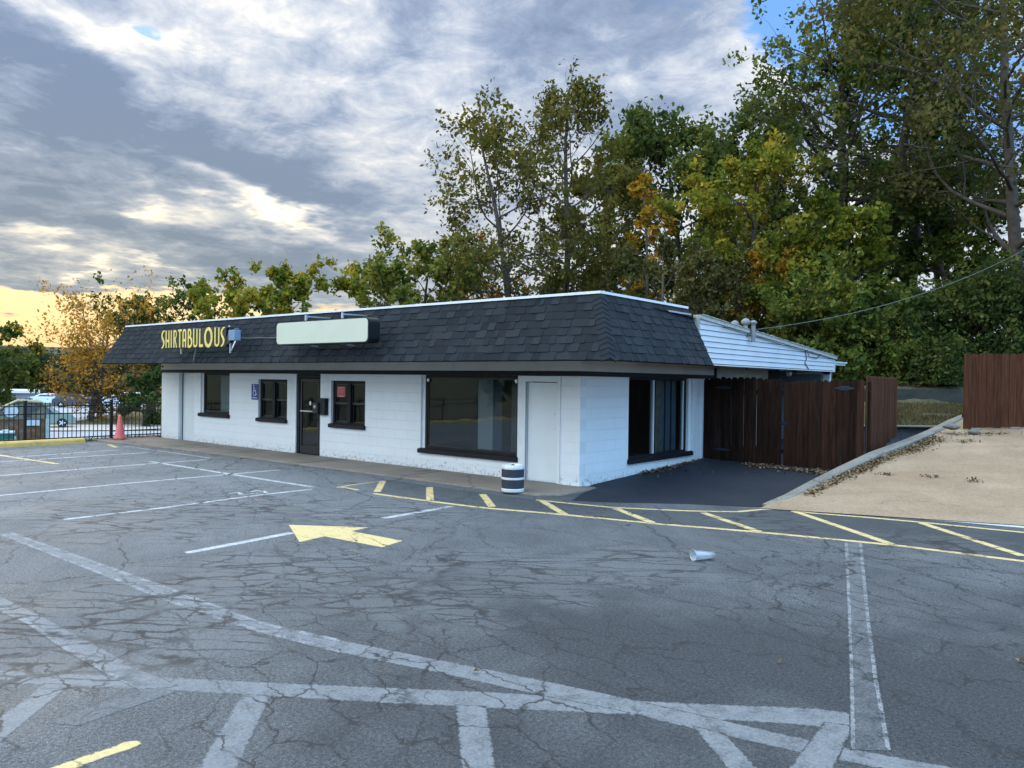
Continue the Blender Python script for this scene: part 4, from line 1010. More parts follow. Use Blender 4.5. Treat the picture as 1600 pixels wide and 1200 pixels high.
brk([((xe, ys_, zb+.45), tp, .03), (tp, (xe+.02, ys_+.05, zb-.10), .025), ((xe-.02, ys_+.05, zb+.1), (xe-.02, ys_+.05, zb-.16), .03)], sign)
xe = sxp(420); brk([((xe, ys_+.03, zb), (xe, ys_+.03, zb-.16), .03)], sign); brk([((xe+.16, -1.65, zb+.05), (xe-.10, -1.60, zb-.42), .018)], sign)
for c_ in (620, 1000): x = sxp(c_); brk([((x, ys_+.05, zt_+.015), (x-.1, -1.25, zt_+.03), .03)], sign)
# cable along the roof between the two signs
b = MB(); pts = [at_y(x_, y_, -1.46) for x_, y_ in ((366, 526), (378, 528), (390, 528.5), (404, 527.5), (420, 528), (436, 528))]
tag(b.tube(pts, .012, 6).build('power_cable', 'cable'), 'grey cable running across the shingles between the two roof signs', 'cable')

# blank lightbox sign
ls = thing('blank_lightbox_sign', 'blank pale green lightbox sign with rounded corners and dark frame on the roof', 'sign', (-5, -1.7, 2.85))
def rrect(x0, x1, z0, z1, r, y, n=6):
    P = []
    for cx, cz, a in ((x1-r, z1-r, 0), (x0+r, z1-r, 90), (x0+r, z0+r, 180), (x1-r, z0+r, 270)):
        P += [(cx+r*math.cos(R(a+t)), y, cz+r*math.sin(R(a+t))) for t in np.linspace(0, 90, n)]
    return P
X0, X1 = at_y(431, 520, -1.97)[0], at_y(575, 520, -1.97)[0]
b = MB(); b.prism(rrect(X0, X1, 2.595, 3.085, .10, -1.95), (0, .27, 0)); b.build('cabinet', 'black_metal', ls)
b = MB(); b.prism(rrect(X0+.022, X1-.022, 2.617, 3.063, .085, -1.965), (0, .012, 0)); b.build('face', 'signface', ls)
for px in (480, 537):
    x = at_y(px, 495, -1.75)[0]; brk([((x, -1.78, 3.05), (x, -1.78, 3.22), .036), ((x, -1.78, 3.19), (x+.02, -1.10, 3.20), .025)], ls)
    brk([((x, -1.80, 2.60), (x, -1.45, 2.57), .03)], ls)

# accessible parking sign
x0, x1 = at_y(393, 612, -.01)[0], at_y(403.6, 612, -.01)[0]; z1 = 1.73; z0 = 1.315
ada = thing('accessible_parking_sign', 'blue sign with white wheelchair symbol and the word PARKING on the white wall', 'sign', ((x0+x1)/2, 0, 1.52))
b = MB(); b.prism(rrect(x0, x1, z0, z1, .02, -.012), (0, .008, 0)); b.build('plate', 'adablue', ada)
cx = (x0+x1)/2; W = x1-x0; b = MB(); yf, yb = -.0155, -.0125
ribbon(b, arc(cx-.01, z0+.175, .065, .065, 100, 360, 14), .018, yf, yb)
ribbon(b, [(cx-.045, z1-.05), (cx-.040, z0+.24), (cx+.045, z0+.24)], .02, yf-.001, yb)
ribbon(b, [(cx+.035, z0+.245), (cx+.065, z0+.135), (cx+.09, z0+.145)], .02, yf-.002, yb)
ribbon(b, [(cx-.042, z0+.30), (cx+.02, z0+.30)], .016, yf-.002, yb)
b.lathe([(0, -.004), (.020, -.004), (.020, 0), (0, 0)], (cx-.045, yb, z1-.035), 12, axis='Y')
b.build('symbol', 'adawhite', ada)
def text_mesh(txt, size, loc, parent, m, name):
    cu = bpy.data.curves.new('t', 'FONT'); cu.body = txt; cu.size = size; cu.align_x = 'CENTER'; cu.extrude = .0015
    to = bpy.data.objects.new('t', cu); COL.objects.link(to)
    dg = bpy.context.evaluated_depsgraph_get(); me = bpy.data.meshes.new_from_object(to.evaluated_get(dg))
    bpy.data.objects.remove(to)
    me.transform(Matrix.Rotation(R(90), 4, 'X')); me.transform(Matrix.Translation(loc)); me.materials.clear(); me.materials.append(M[m]); me.name = name
    o = bpy.data.objects.new(name, me); COL.objects.link(o); o.parent = parent; o.matrix_parent_inverse = Matrix.Translation(-parent_loc(parent)); return o
text_mesh('PARKING', .058, (cx, -.0145, z0+.03), ada, 'adawhite', 'lettering')

# mailbox beside the glass door
mb = thing('mailbox', 'black wall mailbox with round emblem beside the glass entry door', 'mailbox', (-7.35, -.05, 1.2))
b = MB(); b.box(-7.47, -7.22, -.11, -.002, 1.03, 1.42); b.build('box', 'black_metal', mb, bevel=.012)
b = MB(); b.box(-7.48, -7.21, -.125, -.002, 1.36, 1.43); b.build('lid', 'black_metal', mb, bevel=.01)
b = MB(); b.box(-7.64, -7.43, -.17, -.02, 1.05, 1.33); b.build('front_box', 'bronze', mb, bevel=.03)
b = MB(); b.lathe([(0, -.012), (.035, -.010), (.04, 0), (0, 0)], (-7.53, -.17, 1.22), 16, axis='Y'); b.build('emblem', 'galv', mb)

# ------------------------------------------------------------------ things on the ground
bp = at_z(801, 768, .03)
bn = thing('litter_bin', 'short white round bin with two black bands beside the white corner door', 'bin', (bp[0], bp[1], .034))
x, y = bp[0], bp[1]; r0 = .195
b = MB(); b.lathe([(r0*.9, .03), (r0*.99, .045), (r0, .06), (r0, .085), (r0*.96, .095), (r0*.96, .245), (r0, .25), (r0, .275), (r0*.96, .28), (r0*.96, .42), (r0, .425), (r0*1.0, .455), (r0*.94, .485), (r0*.80, .492), (r0*.74, .46), (0, .45)], (x, y, 0), 40)
b.build('drum', 'binwhite', bn, smooth=False)
b = MB(); b.lathe([(r0*.97, .098), (r0*.985, .102), (r0*.985, .240), (r0*.97, .243)], (x, y, 0), 40); b.build('band', 'binblack', bn)
b = MB(); b.lathe([(r0*.97, .284), (r0*.985, .288), (r0*.985, .414), (r0*.97, .418)], (x, y, 0), 40); b.build('band', 'binblack', bn)
b = MB(); b.lathe([(.0, .45), (.03, .452), (.028, .49), (0, .498)], (x, y, 0), 12); b.build('knob', 'rubber', bn)

cp = at_z(187, 688, .0)
cn = thing('traffic_cone', 'faded red traffic cone at the end of the sidewalk by the metal fence', 'traffic cone', (cp[0], cp[1], .03))
b = MB(); b.lathe([(.165, .03), (.15, .07), (.12, .22), (.045, .70), (.030, .755), (.0, .758)], (cp[0], cp[1], 0), 24); b.build('cone_body', 'cone', cn, smooth=True)
b = MB(); b.box(cp[0]-.22, cp[0]+.22, cp[1]-.22, cp[1]+.22, .0, .035); b.build('cone_base', 'rubber', cn, bevel=.01)

# plastic cup on its side
ca = at_z(1083, 877, 0); cb = at_z(1115, 873.5, 0); ax = np.array((cb[0]-ca[0], cb[1]-ca[1])); Lc = np.linalg.norm(ax); ax = ax/Lc
cup = thing('plastic_cup', 'crushed clear plastic cup lying on its side on the asphalt', 'cup', (ca[0], ca[1], 0))
def cup_mesh(prof, n=28):
    b = MB(); vs = []
    side = np.array((-ax[1], ax[0]))
    for t, r_ in prof:
        for a in np.linspace(0, 2*math.pi, n, False):
            rr = r_*(1+.02*math.sin(3*a))
            zc_ = .058*(1-t)+.040*t
            vs.append((ca[0]+ax[0]*t*Lc+side[0]*rr*math.cos(a), ca[1]+ax[1]*t*Lc+side[1]*rr*math.cos(a), .007+zc_+rr*math.sin(a)))
    k = len(prof); b.add(vs, [(i*n+j, i*n+(j+1) % n, (i+1)*n+(j+1) % n, (i+1)*n+j) for i in range(k-1) for j in range(n)]); return b
cup_mesh([(.02, .056), (.5, .048), (.97, .038), (.98, .034), (.96, .0)]).build('cup_wall', 'plastic', cup, smooth=True)
cup_mesh([(0, .056), (-.01, .060), (0, .064), (.03, .062), (.03, .057)]).build('rim', 'plastic', cup, smooth=True)

# yellow kerb by the left fence
b = MB(); xk = -15.05
b.prism([(xk-.13, 0, -.02), (xk+.13, 0, -.02), (xk+.11, 0, .10), (xk+.07, 0, .145), (xk-.09, 0, .15), (xk-.13, 0, .12)], (0, -16, 0)); 
for i in range(len(b.v)): p = b.v[i]; b.v[i] = (p[0]-.11*((p[1]+0)/-4.0)*-1*0, p[1]-2.35, p[2])
tag(b.build('yellow_kerb', 'yellow_kerb', bevel=.01), kind='structure')

# ---- metal picket fence on the left: one panel per bay, each with its posts
FX = -16.0
def metal_fence():
    root = thing('metal_picket_fence', 'black metal picket fence beside the yellow kerb and red cone', 'fence', (FX, -3, 0))
    yposts = [2.6, .35, -1.2, -3.5, -5.8, -8.1, -10.4, -12.7, -15]
    for y in yposts:
        b = MB(); b.box(FX-.035, FX+.035, y-.035, y+.035, -.1, 1.16); b.box(FX-.045, FX+.045, y-.045, y+.045, 1.16, 1.18); b.build('post', 'black_metal', root)
    for i in range(len(yposts)-1):
        ya, yb = yposts[i+1]+.036, yposts[i]-.036
        rl = MB(); rails = (1.02, .80, .10) if i > 1 else (1.05, .84, .24, .10)
        for z in rails: rl.box(FX-.016, FX+.016, ya, yb, z-.016, z+.016)
        rl.build('rail', 'black_metal', root)
        n = int(round((yb-ya)/.117)); 
        for k in range(1, n):
            y = ya+(yb-ya)*k/n
            if i > 5 : break
            tlt = 0
            pm = MB()
            if i == 2 and k in (n-8, n-7, n-6, n-4): pm.box(FX-.009, FX+.009, y-.009, y+.009, .10, 1.11); pm.bar((FX, y, .10), (FX+.02, y-.12, -.03), .018)
            else: pm.box(FX-.009, FX+.009, y-.009, y+.009, .02, 1.11)
            pm.add([(FX-.009, y-.009, 1.11), (FX+.009, y-.009, 1.11), (FX+.009, y+.009, 1.11), (FX-.009, y+.009, 1.11), (FX, y, 1.135)], [(0, 1, 4), (1, 2, 4), (2, 3, 4), (3, 0, 4)])
            pm.build('picket', 'black_metal', root)
    return root
metal_fence()

# ---- wooden fences
def picket_run(root, P0, P1, zbot, ztop, mname, bw=.135, gap=.003, th=.02, ear=.042, jitter=.016, part='boards', tone=None, skip=(), gaps=()):
    """dog-eared boards from P0 to P1 (xy), facing side; zbot/ztop callables of t"""
    P0, P1 = np.array(P0, float), np.array(P1, float); L = np.linalg.norm(P1-P0); d = (P1-P0)/L; n = np.array((d[1], -d[0]))
    s = 0.; k = 0; bm = MB()
    while s < L-.05:
        w = bw*random.uniform(.95, 1.05); w = min(w, L-s)
        if k in gaps: s += .007
        off = random.uniform(-.005, .005); t = (s+w/2)/L
        a = P0+d*(s+.001); c = P0+d*(s+w-gap); z0 = zbot(t)+random.uniform(0, .02); z1 = ztop(t)+random.uniform(-jitter, jitter)
        prof = [(0, z0), (0, z1-ear), (ear*.9, z1), (w-gap-ear*.9, z1), (w-gap, z1-ear), (w-gap, z0)]
        poly = [(*(P0+d*(s+u)+n*off), z) for u, z in prof]
        bm.prism(poly, (*(n*th), 0), None if tone is None else tone(k))
        s += w; k += 1
    return bm.build(part, mname, root, attr=True, bevel=0)
GY = 4.98
gz = lambda t: .19-.06*t
gate = thing('wooden_gate', 'dark brown double wooden gate with black iron hinges across the driveway', 'gate', (1.8, GY, .1))
l1 = picket_run(gate, (.06, GY), (1.90, GY), lambda t: .17+.01-.05*t, lambda t: 2.03-.02*t+.03*math.sin(3*t), 'wood_dark', tone=lambda k: random.uniform(.0, .4), gaps=(5, 7, 8, 9, 10), part='gate_leaf')
l2 = picket_run(gate, (1.906, GY-.01), (3.565, GY-.01), lambda t: .13, lambda t: 1.97+.07*t, 'wood_dark', tone=lambda k: random.uniform(.15, .95), part='gate_leaf')
for xa_, xb_ in ((.06, 1.90), (1.93, 3.50)):
    for z_ in (.42, 1.68): b = MB(); b.box(xa_, xb_, GY+.006, GY+.045, z_, z_+.09); b.build('crossbar', 'wood_dark', gate, attr=True)
def strap(x, z, w, h, y, m='hinge'):
    b = MB(); b.prism([(x-w/2, y, z), (x-w*.08, y, z+h/2), (x+w*.1, y, z+h/2), (x+w/2, y, z+.01), (x+w/2, y, z-.01), (x+w*.1, y, z-h/2), (x-w*.08, y, z-h/2)], (0, -.008, 0)); b.box(x-.05, x+.04, y-.02, y-.008, z-.03, z+.03)
    b.build('hinge', m, gate, bevel=.002)
strap(3.13, 1.845, .42, .10, GY-.032); strap(.50, .42, .42, .07, GY-.026); strap(.50, 1.82, .40, .07, GY-.026)
b = MB(); b.box(1.86, 1.95, GY-.045, GY-.032, 1.03, 1.12); b.tube([(1.88, GY-.06, 1.16), (1.92, GY-.07, 1.08), (1.93, GY-.05, 1.0)], .01, 6); b.box(1.80, 2.02, GY-.042, GY-.033, 1.06, 1.08); b.build('latch', 'hinge', gate, bevel=.002)
# post + boards that turn back along the kerb
ff = thing('wooden_side_fence', 'reddish brown board fence turning back from the gate along the raised kerb', 'fence', (3.6, 6, .4))
picket_run(ff, (3.555, GY-.03), (3.60, 7.25), lambda t: .38+.40*t, lambda t: 2.115-.015*t, 'wood_red', bw=.14, tone=lambda k: random.uniform(.25, .6))
b = MB(); b.box(3.53, 3.62, GY+.02, GY+.11, .1, 1.98); b.build('post', 'wood_dark', ff, attr=True)
# right-hand fence panel
pr0 = at_d(1504.5, 672, 17.5)[:2]; dirR = np.array((.777, .63))*1.0
rf = thing('wooden_privacy_fence', 'red brown dog-eared board fence standing behind the tan concrete pad', 'fence', (pr0[0], pr0[1], .9))
picket_run(rf, pr0, pr0+dirR*9., lambda t: pad_z(*(pr0+dirR*9*t))+.03-.01*t*9*.0, lambda t: 2.665+.1*t, 'wood_red', bw=.168, gap=.007, tone=lambda k: random.uniform(.3, .8), jitter=.006)
b = MB()
for t in (.02, .28, .56, .84): p = pr0+dirR*9*t; b.obox((p[0]-.06*.63*-1, p[1]+.08, 1.6), (.045, 0, 0), (0, .045, 0), (0, 0, .95))
b.build('post', 'wood_red', rf, attr=True)
nb = np.array((-.63, .777))
for z in (1.25, 2.35): p0 = pr0+nb*.035; p1 = pr0+dirR*9+nb*.035; b = MB(); b.bar((*p0, z), (*p1, z+.05), .04, .09); b.build('crossbar', 'wood_red', rf, attr=True)
b = MB()
for k in range(3): p = pr0+dirR*(.25+k*.9)-nb*.0; b.box(p[0]-.1, p[0]+.12, p[1]-.06, p[1]+.06, pad_z(*p)-.03, pad_z(*p)+.05)
b.build('footing', 'kerb', rf, bevel=.01)

# ---- terraces behind
def wall_run(name, label, cat, A, B, z0, z1, th, m, group=None):
    A, B = np.array(A[:2]), np.array(B[:2]); d = (B-A)/np.linalg.norm(B-A); n = np.array((-d[1], d[0]))
    b = MB(); k = 12; vs = []
    for i in range(k+1):
        p = A+(B-A)*i/k; q = p+n*th; dz = random.uniform(-.008, .008)
        vs += [(*p, z0), (*p, z1+dz), (*q, z1+dz), (*q, z0)]
    b.add(vs, [(i*4+j, (i+1)*4+j, (i+1)*4+(j+1) % 4, i*4+(j+1) % 4) for i in range(k) for j in range(4)]+[(0, 1, 2, 3), (k*4+3, k*4+2, k*4+1, k*4)])
    return tag(b.build(name, m, bevel=.01), label, cat)
wall_run('retaining_wall', 'stained grey concrete retaining wall below the dark hedge at the back', 'wall', at_d(1300, 600, 24.), at_d(1620, 600, 24.), .9, 1.815, .22, 'retain')
wall_run('block_wall', 'low dark blue grey block wall with pale coping between the brown fences', 'wall', at_d(1330, 600, 19.6), at_d(1500, 600, 19.6), -.1, .87, .2, 'bluewall')
A = at_d(1330, 600, 19.58); B = at_d(1500, 600, 19.58); b = MB(); b.bar((A[0], A[1], .885), (B[0], B[1], .885), .26, .03)
tag(b.build('wall_coping', 'kerb'), kind='structure')
A = at_d(1442, 600, 21.4); B = at_d(1489, 600, 21.4); b = MB(); b.bar((A[0], A[1], 1.12), (B[0], B[1], 1.10), .20, .07)
tag(b.build('concrete_strip', 'kerb'), 'pale concrete strip lying in the grass in front of the retaining wall', 'concrete strip')
# rocks where the kerb meets the fence
def rock(p, s, label, g_=None):
    b = MB(); n1_, n2_ = 8, 6; vs = []
    for i in range(n2_+1):
        for j in range(n1_):
            th_ = math.pi*i/n2_; ph = 2*math.pi*j/n1_; r_ = 1+random.uniform(-.15, .15)
            vs.append((p[0]+s[0]*r_*math.sin(th_)*math.cos(ph), p[1]+s[1]*r_*math.sin(th_)*math.sin(ph), p[2]+s[2]*math.cos(th_)*r_))
    b.add(vs, [(i*n1_+j, i*n1_+(j+1) % n1_, (i+1)*n1_+(j+1) % n1_, (i+1)*n1_+j) for i in range(n2_) for j in range(n1_)])
    return tag(b.build('rock', 'rock', smooth=True), label, 'rock', g_)
p = at_d(1487, 667, 17.1); rock((p[0], p[1], p[2]), (.17, .13, .07), 'large pale rock lying where the kerb meets the right wooden fence')
p = at_d(1520, 675, 17.0); rock((p[0], p[1], p[2]), (.10, .08, .06), 'small dark rock at the foot of the right wooden fence')

# leaf litter: scattered dry leaves (stuff)
def scatter(name, spots, n, size, m, zf, label=None, flat=.35):
    C_ = []; 
    w = np.array([s[4] for s in spots], float); w /= w.sum()
    idx = rng.choice(len(spots), n, p=w)
    V = np.zeros((n, 4, 3)); 
    for k in range(n):
        x0, y0, x1, y1, _, wd = spots[idx[k]]; t = rng.random(); px = x0+(x1-x0)*t; py = y0+(y1-y0)*t
        x = px+rng.normal()*wd; y = py+rng.normal()*wd; z = zf(x, y)+rng.random()**2*.035+.006
        a = rng.random()*2*math.pi; s = size*rng.uniform(.5, 1.4); tl = rng.normal(size=2)*flat
        u = np.array((math.cos(a), math.sin(a), tl[0]))*s; v = np.array((-math.sin(a), math.cos(a), tl[1]))*s*.6
        c = np.array((x, y, z+abs(tl[0])*s*.5)); V[k] = (c-u, c-v, c+u, c+v)
    tone = np.repeat(rng.random(n), 4)
    o = fast_mesh(name, V.reshape(-1, 3), np.arange(n*4).reshape(n, 4), tone, m)
    return tag(o, label, kind='stuff')
def zd(x, y): return drive_z(x, y)
# world spots (x0,y0,x1,y1,weight,spread)
scatter('fallen_leaves', [(1.2, 4.55, 3.0, 4.35, 5, .13), (.12, 2.0, .18, 3.6, 3, .07), (.1, 3.6, .12, 4.8, 1, .05), (.5, 2.5, 1.5, 4, .25, .5), (2.2, 4.6, 3.4, 4.0, 2, .15)], 1500, .028, M['litter'], zd)
scatter('fallen_leaves', [(3.76, 2.6, 3.98, 4.4, 4, .09), (4.15, 5.2, 4.42, 7.4, 5, .13), (3.65, 1.2, 3.78, 2.6, 1.5, .06), (4.6, 7.8, 5.6, 8.6, .8, .12), (3.9, 4.0, 4.1, 5.2, 2, .08)], 2600, .026, M['litter'], pad_z)
for k, (px, py, z_, s_) in enumerate(((1384, 742, .38, .10), (1452, 746, .36, .10), (1521, 753, .32, .06), (1505, 692, .75, .08), (1515, 690, .78, .06))):
    d_ = ray(px, py); best = None
    for t in np.linspace(5, 25, 800):
        q = CAM+d_*t
        if q[2] <= pad_z(q[0], q[1]): best = q; break
    scatter('dry_twigs', [(best[0]-s_, best[1]-s_*.3, best[0]+s_, best[1]+s_*.3, 1, .05)], 38, .020, M['twigs'], pad_z, flat=.6)
def zlot(x, y): return 0.
scatter('fallen_leaves', [(-15.6, -1.9, -15.3, -1.2, 2, .15), (-15.9, -1.2, -15.6, .2, 2, .1), (-12, -1.7, -4, -1.45, .6, .06), (-2, -6, 6, -2, .15, 2.)], 240, .022, M['litter'], lambda x, y: .04 if y > -1.4 and x < .3 else .0)
# single curled leaves
def big_leaf(px, py, s, label, tone):
    c = at_z(px, py, 0); b = MB(); n = 9; 
    ang = random.random()*6; vs = [(c[0], c[1], .02)]
    for k in range(n):
        a = ang+2*math.pi*k/n; r_ = s*(1 if k % 2 else .55)*random.uniform(.8, 1.1); vs.append((c[0]+r_*math.cos(a), c[1]+r_*math.sin(a)*.8, .012+random.uniform(0, .035)))
    b.add(vs, [(0, k+1, (k+1) % n+1) for k in range(n)], tone)
    return tag(b.build('leaf', 'litter', attr=True), label, 'leaf')
big_leaf(744, 1053, .035, 'curled brown leaf lying on the long grey stripe near the camera', .8)
big_leaf(1596, 1036, .045, 'pale tan leaf on the dark asphalt at the right edge', 1.0)
big_leaf(1385, 840, .02, 'small white scrap on the asphalt inside the yellow hatching', 1.0) if False else None

# grass tufts (stuff)
def grass(name, n, fx, zf, hgt_=.07, label=None):
    P = np.array([fx() for _ in range(n)]); V = np.zeros((n, 4, 3))
    a = rng.random(n)*6.28; h = hgt_*rng.uniform(.4, 1.3, n); w = .006*rng.uniform(.6, 1.6, n); lean = rng.normal(size=(n, 2))*.5
    z = np.array([zf(p[0], p[1]) for p in P])
    dx = np.stack([np.cos(a)*w, np.sin(a)*w], 1)
    V[:, 0, :2] = P-dx; V[:, 0, 2] = z; V[:, 1, :2] = P+dx; V[:, 1, 2] = z
    tip = P+lean*h[:, None]; V[:, 2, :2] = tip+dx*.3; V[:, 2, 2] = z+h; V[:, 3, :2] = tip-dx*.3; V[:, 3, 2] = z+h
    return tag(fast_mesh(name, V.reshape(-1, 3), np.arange(n*4).reshape(n, 4), np.repeat(rng.random(n), 4), M['blade']), kind='stuff')
grass('grass', 9000, lambda: (rng.uniform(-16.6, -15.35), rng.uniform(-7, 1.2)), lambda x, y: float(hgt(x, y)), .10)
def terr_pt():
    dd = rng.uniform(19.9, 24.); px = rng.uniform(1370, 1520); p = CAM+ray(px, 600)*dd; return (p[0], p[1])
grass('grass', 12000, terr_pt, lambda x, y: float(hgt(x, y))-.01, .12)
def mid_pt(): dd = rng.uniform(24.3, 25.6); px = rng.uniform(1370, 1530); p = CAM+ray(px, 600)*dd; return (p[0], p[1])
grass('leaf_litter_bank', 3500, mid_pt, lambda x, y: float(hgt(x, y))-.01, .14)

# ------------------------------------------------------------------ trees
class Tree:
    def __init__(s, seed): s.r = np.random.default_rng(seed); s.tubes = []; s.tw = []
    def branch(s, p, d, L, r0, lvl, maxl, kids, up, wig):
        r = s.r; n = 5 if lvl < 2 else 3; pts = [p]; dirs = [d]; seg = L/n
        for i in range(n):
            d = d+r.normal(size=3)*wig+np.array((0, 0, up)); d = d/np.linalg.norm(d); p = p+d*seg; pts.append(p); dirs.append(d)
        r1 = r0*(.35 if lvl else .45)
        s.tubes.append((np.array(pts), np.linspace(r0, r1, n+1), lvl))
        if lvl >= maxl: s.tw.append((pts[0], pts[-1])); return
        k = kids[lvl]; k = max(2, int(k*r.uniform(.8, 1.25)))
        for j in range(k):
            t = .22+.78*(j+r.random())/k; i = min(n-1, int(t*n)); f = t*n-i; q = pts[i]*(1-f)+pts[i+1]*f; dd = dirs[min(i+1, n)]
            a = r.normal(size=3); a -= dd*(a@dd); a /= np.linalg.norm(a)+1e-9
            sp = r.uniform(.55, .95); nd = dd*math.cos(sp)+a*math.sin(sp)
            s.branch(q, nd, L*r.uniform(.46, .68)*(1.15-.45*t), (r0*(1-t)+r1*t)*.55, lvl+1, maxl, kids, up*.8, wig*1.1)
def tubes_mesh(tubes, nside=(8, 6, 4, 3)):
    Vs = []; Fs = []; o = 0
    for pts, rad, lvl in tubes:
        n = nside[min(lvl, 3)]; k = len(pts)
        D = np.gradient(pts, axis=0); D /= np.linalg.norm(D, axis=1)[:, None]+1e-9
        a = np.where(np.abs(D[:, 2:3]) < .9, np.array([[0, 0, 1.]]), np.array([[1., 0, 0]])); a[:] = a[0]
        Xv = np.cross(a, D); Xv /= np.linalg.norm(Xv, axis=1)[:, None]+1e-9; Yv = np.cross(D, Xv)
        th = np.linspace(0, 2*math.pi, n, False)
        V = pts[:, None]+rad[:, None, None]*(np.cos(th)[None, :, None]*Xv[:, None]+np.sin(th)[None, :, None]*Yv[:, None])
        Vs.append(V.reshape(-1, 3)); i, j = np.meshgrid(np.arange(k-1), np.arange(n), indexing='ij'); i = i.ravel(); j = j.ravel(); j2 = (j+1) % n
        Fs.append(o+np.stack([i*n+j, i*n+j2, (i+1)*n+j2, (i+1)*n+j], 1)); o += k*n
    return np.concatenate(Vs), np.concatenate(Fs)
def leaves_mesh(C_, tone, size, r, droop=.3):
    n = len(C_); a = r.normal(size=(n, 3)); a[:, 2] -= droop; a /= np.linalg.norm(a, axis=1)[:, None]
    b = r.normal(size=(n, 3)); b[:, 2] *= .5; b -= a*(a*b).sum(1)[:, None]; b /= np.linalg.norm(b, axis=1)[:, None]+1e-9
    s = size*r.uniform(.55, 1.35, n)[:, None]; a = a*s*.5; b = b*s*.30
    V = np.stack([C_-a, C_-b+a*.15, C_+a, C_+b+a*.15], 1).reshape(-1, 3)
    return V, np.arange(n*4).reshape(n, 4), np.repeat(tone, 4)
def tree(name, label, px, dep, top, hw, leaf, seed, n_leaf=16000, size=.13, crown0=.30, trunk_r=.16, limbs=17, sparse=False, lean=(0, 0), bark='bark', forks=1, up=.03, group=None,
         bare=0., shape='round', cat='tree', tonebias=0., xy=None, height=None, radius=None, clump=.20, lvl=3):
    if xy is None: p = CAM+ray(px, 600)*dep; x, y = p[0], p[1]; H = at_d(px, top, dep)[2]; rad = hw*dep/F
    else: x, y = xy; H = height; rad = radius
    z0 = float(hgt(x, y)); h = H-z0; T = Tree(seed); r = T.r
    base = np.array((x, y, z0-.05))
    root = thing(name, label, cat, (x, y, z0), group)
    for fk in range(forks):
        ang0 = r.random()*6.28
        d = np.array((lean[0], lean[1], 1.))+(np.array((math.cos(ang0+fk*3.1), math.sin(ang0+fk*3.1), 0))*.22 if forks > 1 else 0); d /= np.linalg.norm(d)
        n = 8; pts = [base]; dd = d.copy()
        for i in range(n):
            dd = dd+r.normal(size=3)*.05+np.array((0, 0, .05)); dd /= np.linalg.norm(dd); pts.append(pts[-1]+dd*h*.90/n)
        pts = np.array(pts); pts[:, 2] = base[2]+(pts[:, 2]-base[2])*(h*.90/(pts[-1, 2]-base[2]))
        rads = trunk_r*np.linspace(1, .12, n+1)**.8; rads[0] *= 1.35
        T.tubes.append((pts, rads, 0))
        nl = limbs
        for j in range(nl):
            t = crown0+(1-crown0)*((j+r.random()*.8)/nl); i = min(n-1, int(t*n)); f = t*n-i; q = pts[i]*(1-f)+pts[i+1]*f
            u = (t-crown0)/(1-crown0)
            if shape == 'round': pr = math.sqrt(max(.06, 1-(2*u-.9)**2*.85))
            elif shape == 'cone': pr = 1.05-.85*u
            elif shape == 'vase': pr = .55+.55*u if u < .75 else 1.3-.95*u+.25
            else: pr = 1.
            a = j*2.4+r.normal()*.35; sl = .12+.62*u+r.normal()*.12
            nd = np.array((math.cos(a), math.sin(a), sl)); nd /= np.linalg.norm(nd)
            L = rad*pr*r.uniform(.8, 1.2)/max(.55, math.hypot(nd[0], nd[1]))*.98
            rr = max(.02, trunk_r*(1-t)**.7*.5)
            T.branch(q, nd, L, rr, 1, lvl, (0, 5, 4, 3), up, .16)
        T.branch(pts[-1]*.999, dd, h*.12, trunk_r*.15, 2, lvl, (0, 5, 4, 3), .02, .2)
    V, Fq = tubes_mesh(T.tubes); fast_mesh('trunk', V, Fq, None, M[bark], root)
    tw = T.tw; nt = len(tw); A = np.array([t[0] for t in tw]); B = np.array([t[1] for t in tw])
    keep = np.ones(nt, bool)
    if bare: keep = r.random(nt) > bare
    w = r.gamma(3.5, 1., nt)*keep; w /= w.sum()
    n_leaf = int(n_leaf*.80); size = size*1.28
    idx = r.choice(nt, n_leaf, p=w); t = r.random(n_leaf)**.55
    C_ = A[idx]*(1-t[:, None])+B[idx]*t[:, None]+r.normal(size=(n_leaf, 3))*clump*.74*(rad/4)**.5
    C_[:, 2] = np.maximum(C_[:, 2], z0+.1)
    ct = r.random(nt)
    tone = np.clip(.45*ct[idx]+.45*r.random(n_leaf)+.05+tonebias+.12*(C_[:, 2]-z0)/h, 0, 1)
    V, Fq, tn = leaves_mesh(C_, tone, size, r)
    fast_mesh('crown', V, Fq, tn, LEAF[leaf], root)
    return root
def bush(name, label, px, dep, top, hw, leaf, seed, n_leaf=9000, size=.12, group=None, cat='bush'):
    return tree(name, label, px, dep, top, hw, leaf, seed, n_leaf, size, crown0=.04, trunk_r=.05, limbs=11, forks=2, group=group, cat=cat, shape='col', clump=.26, lvl=2 if False else 3)

GB = 'trees standing behind the shop'
tree('tree', 'dark green tree cut by the left edge of the photo above the weathered shed', -18, 62, 530, 62, 'mid', 101, 9000, .30, .12, .2, 16)
tree('tree', 'forked orange and yellow autumn tree behind the metal fence and parked cars', 141, 66, 505, 66, 'orange', 102, 8000, .21, .18, .20, 14, forks=3, shape='col', clump=.5, bare=.15)
tree('tree', 'thin nearly bare tree top rising above the orange autumn tree', 158, 69, 458, 22, 'brown', 103, 200, .2, .45, .11, 14, up=.14, clump=.9)
tree('tree', 'dark leafy tree rising behind the left end of the shingle roof', 240, 72, 470, 82, 'dark', 104, 11000, .30, .10, .25, 24)
tree('tree', 'low dark green tree between the metal fence and the white wall end', 225, 60, 585, 38, 'dark', 105, 7000, .28, .10, .16, 12)
tree('tree', 'yellowish tree with hanging leaves nearest the yellow letter sign', 372, 33, 436, 84, 'yg', 106, 9500, .19, .12, .13, 14, group=GB, bare=.15)
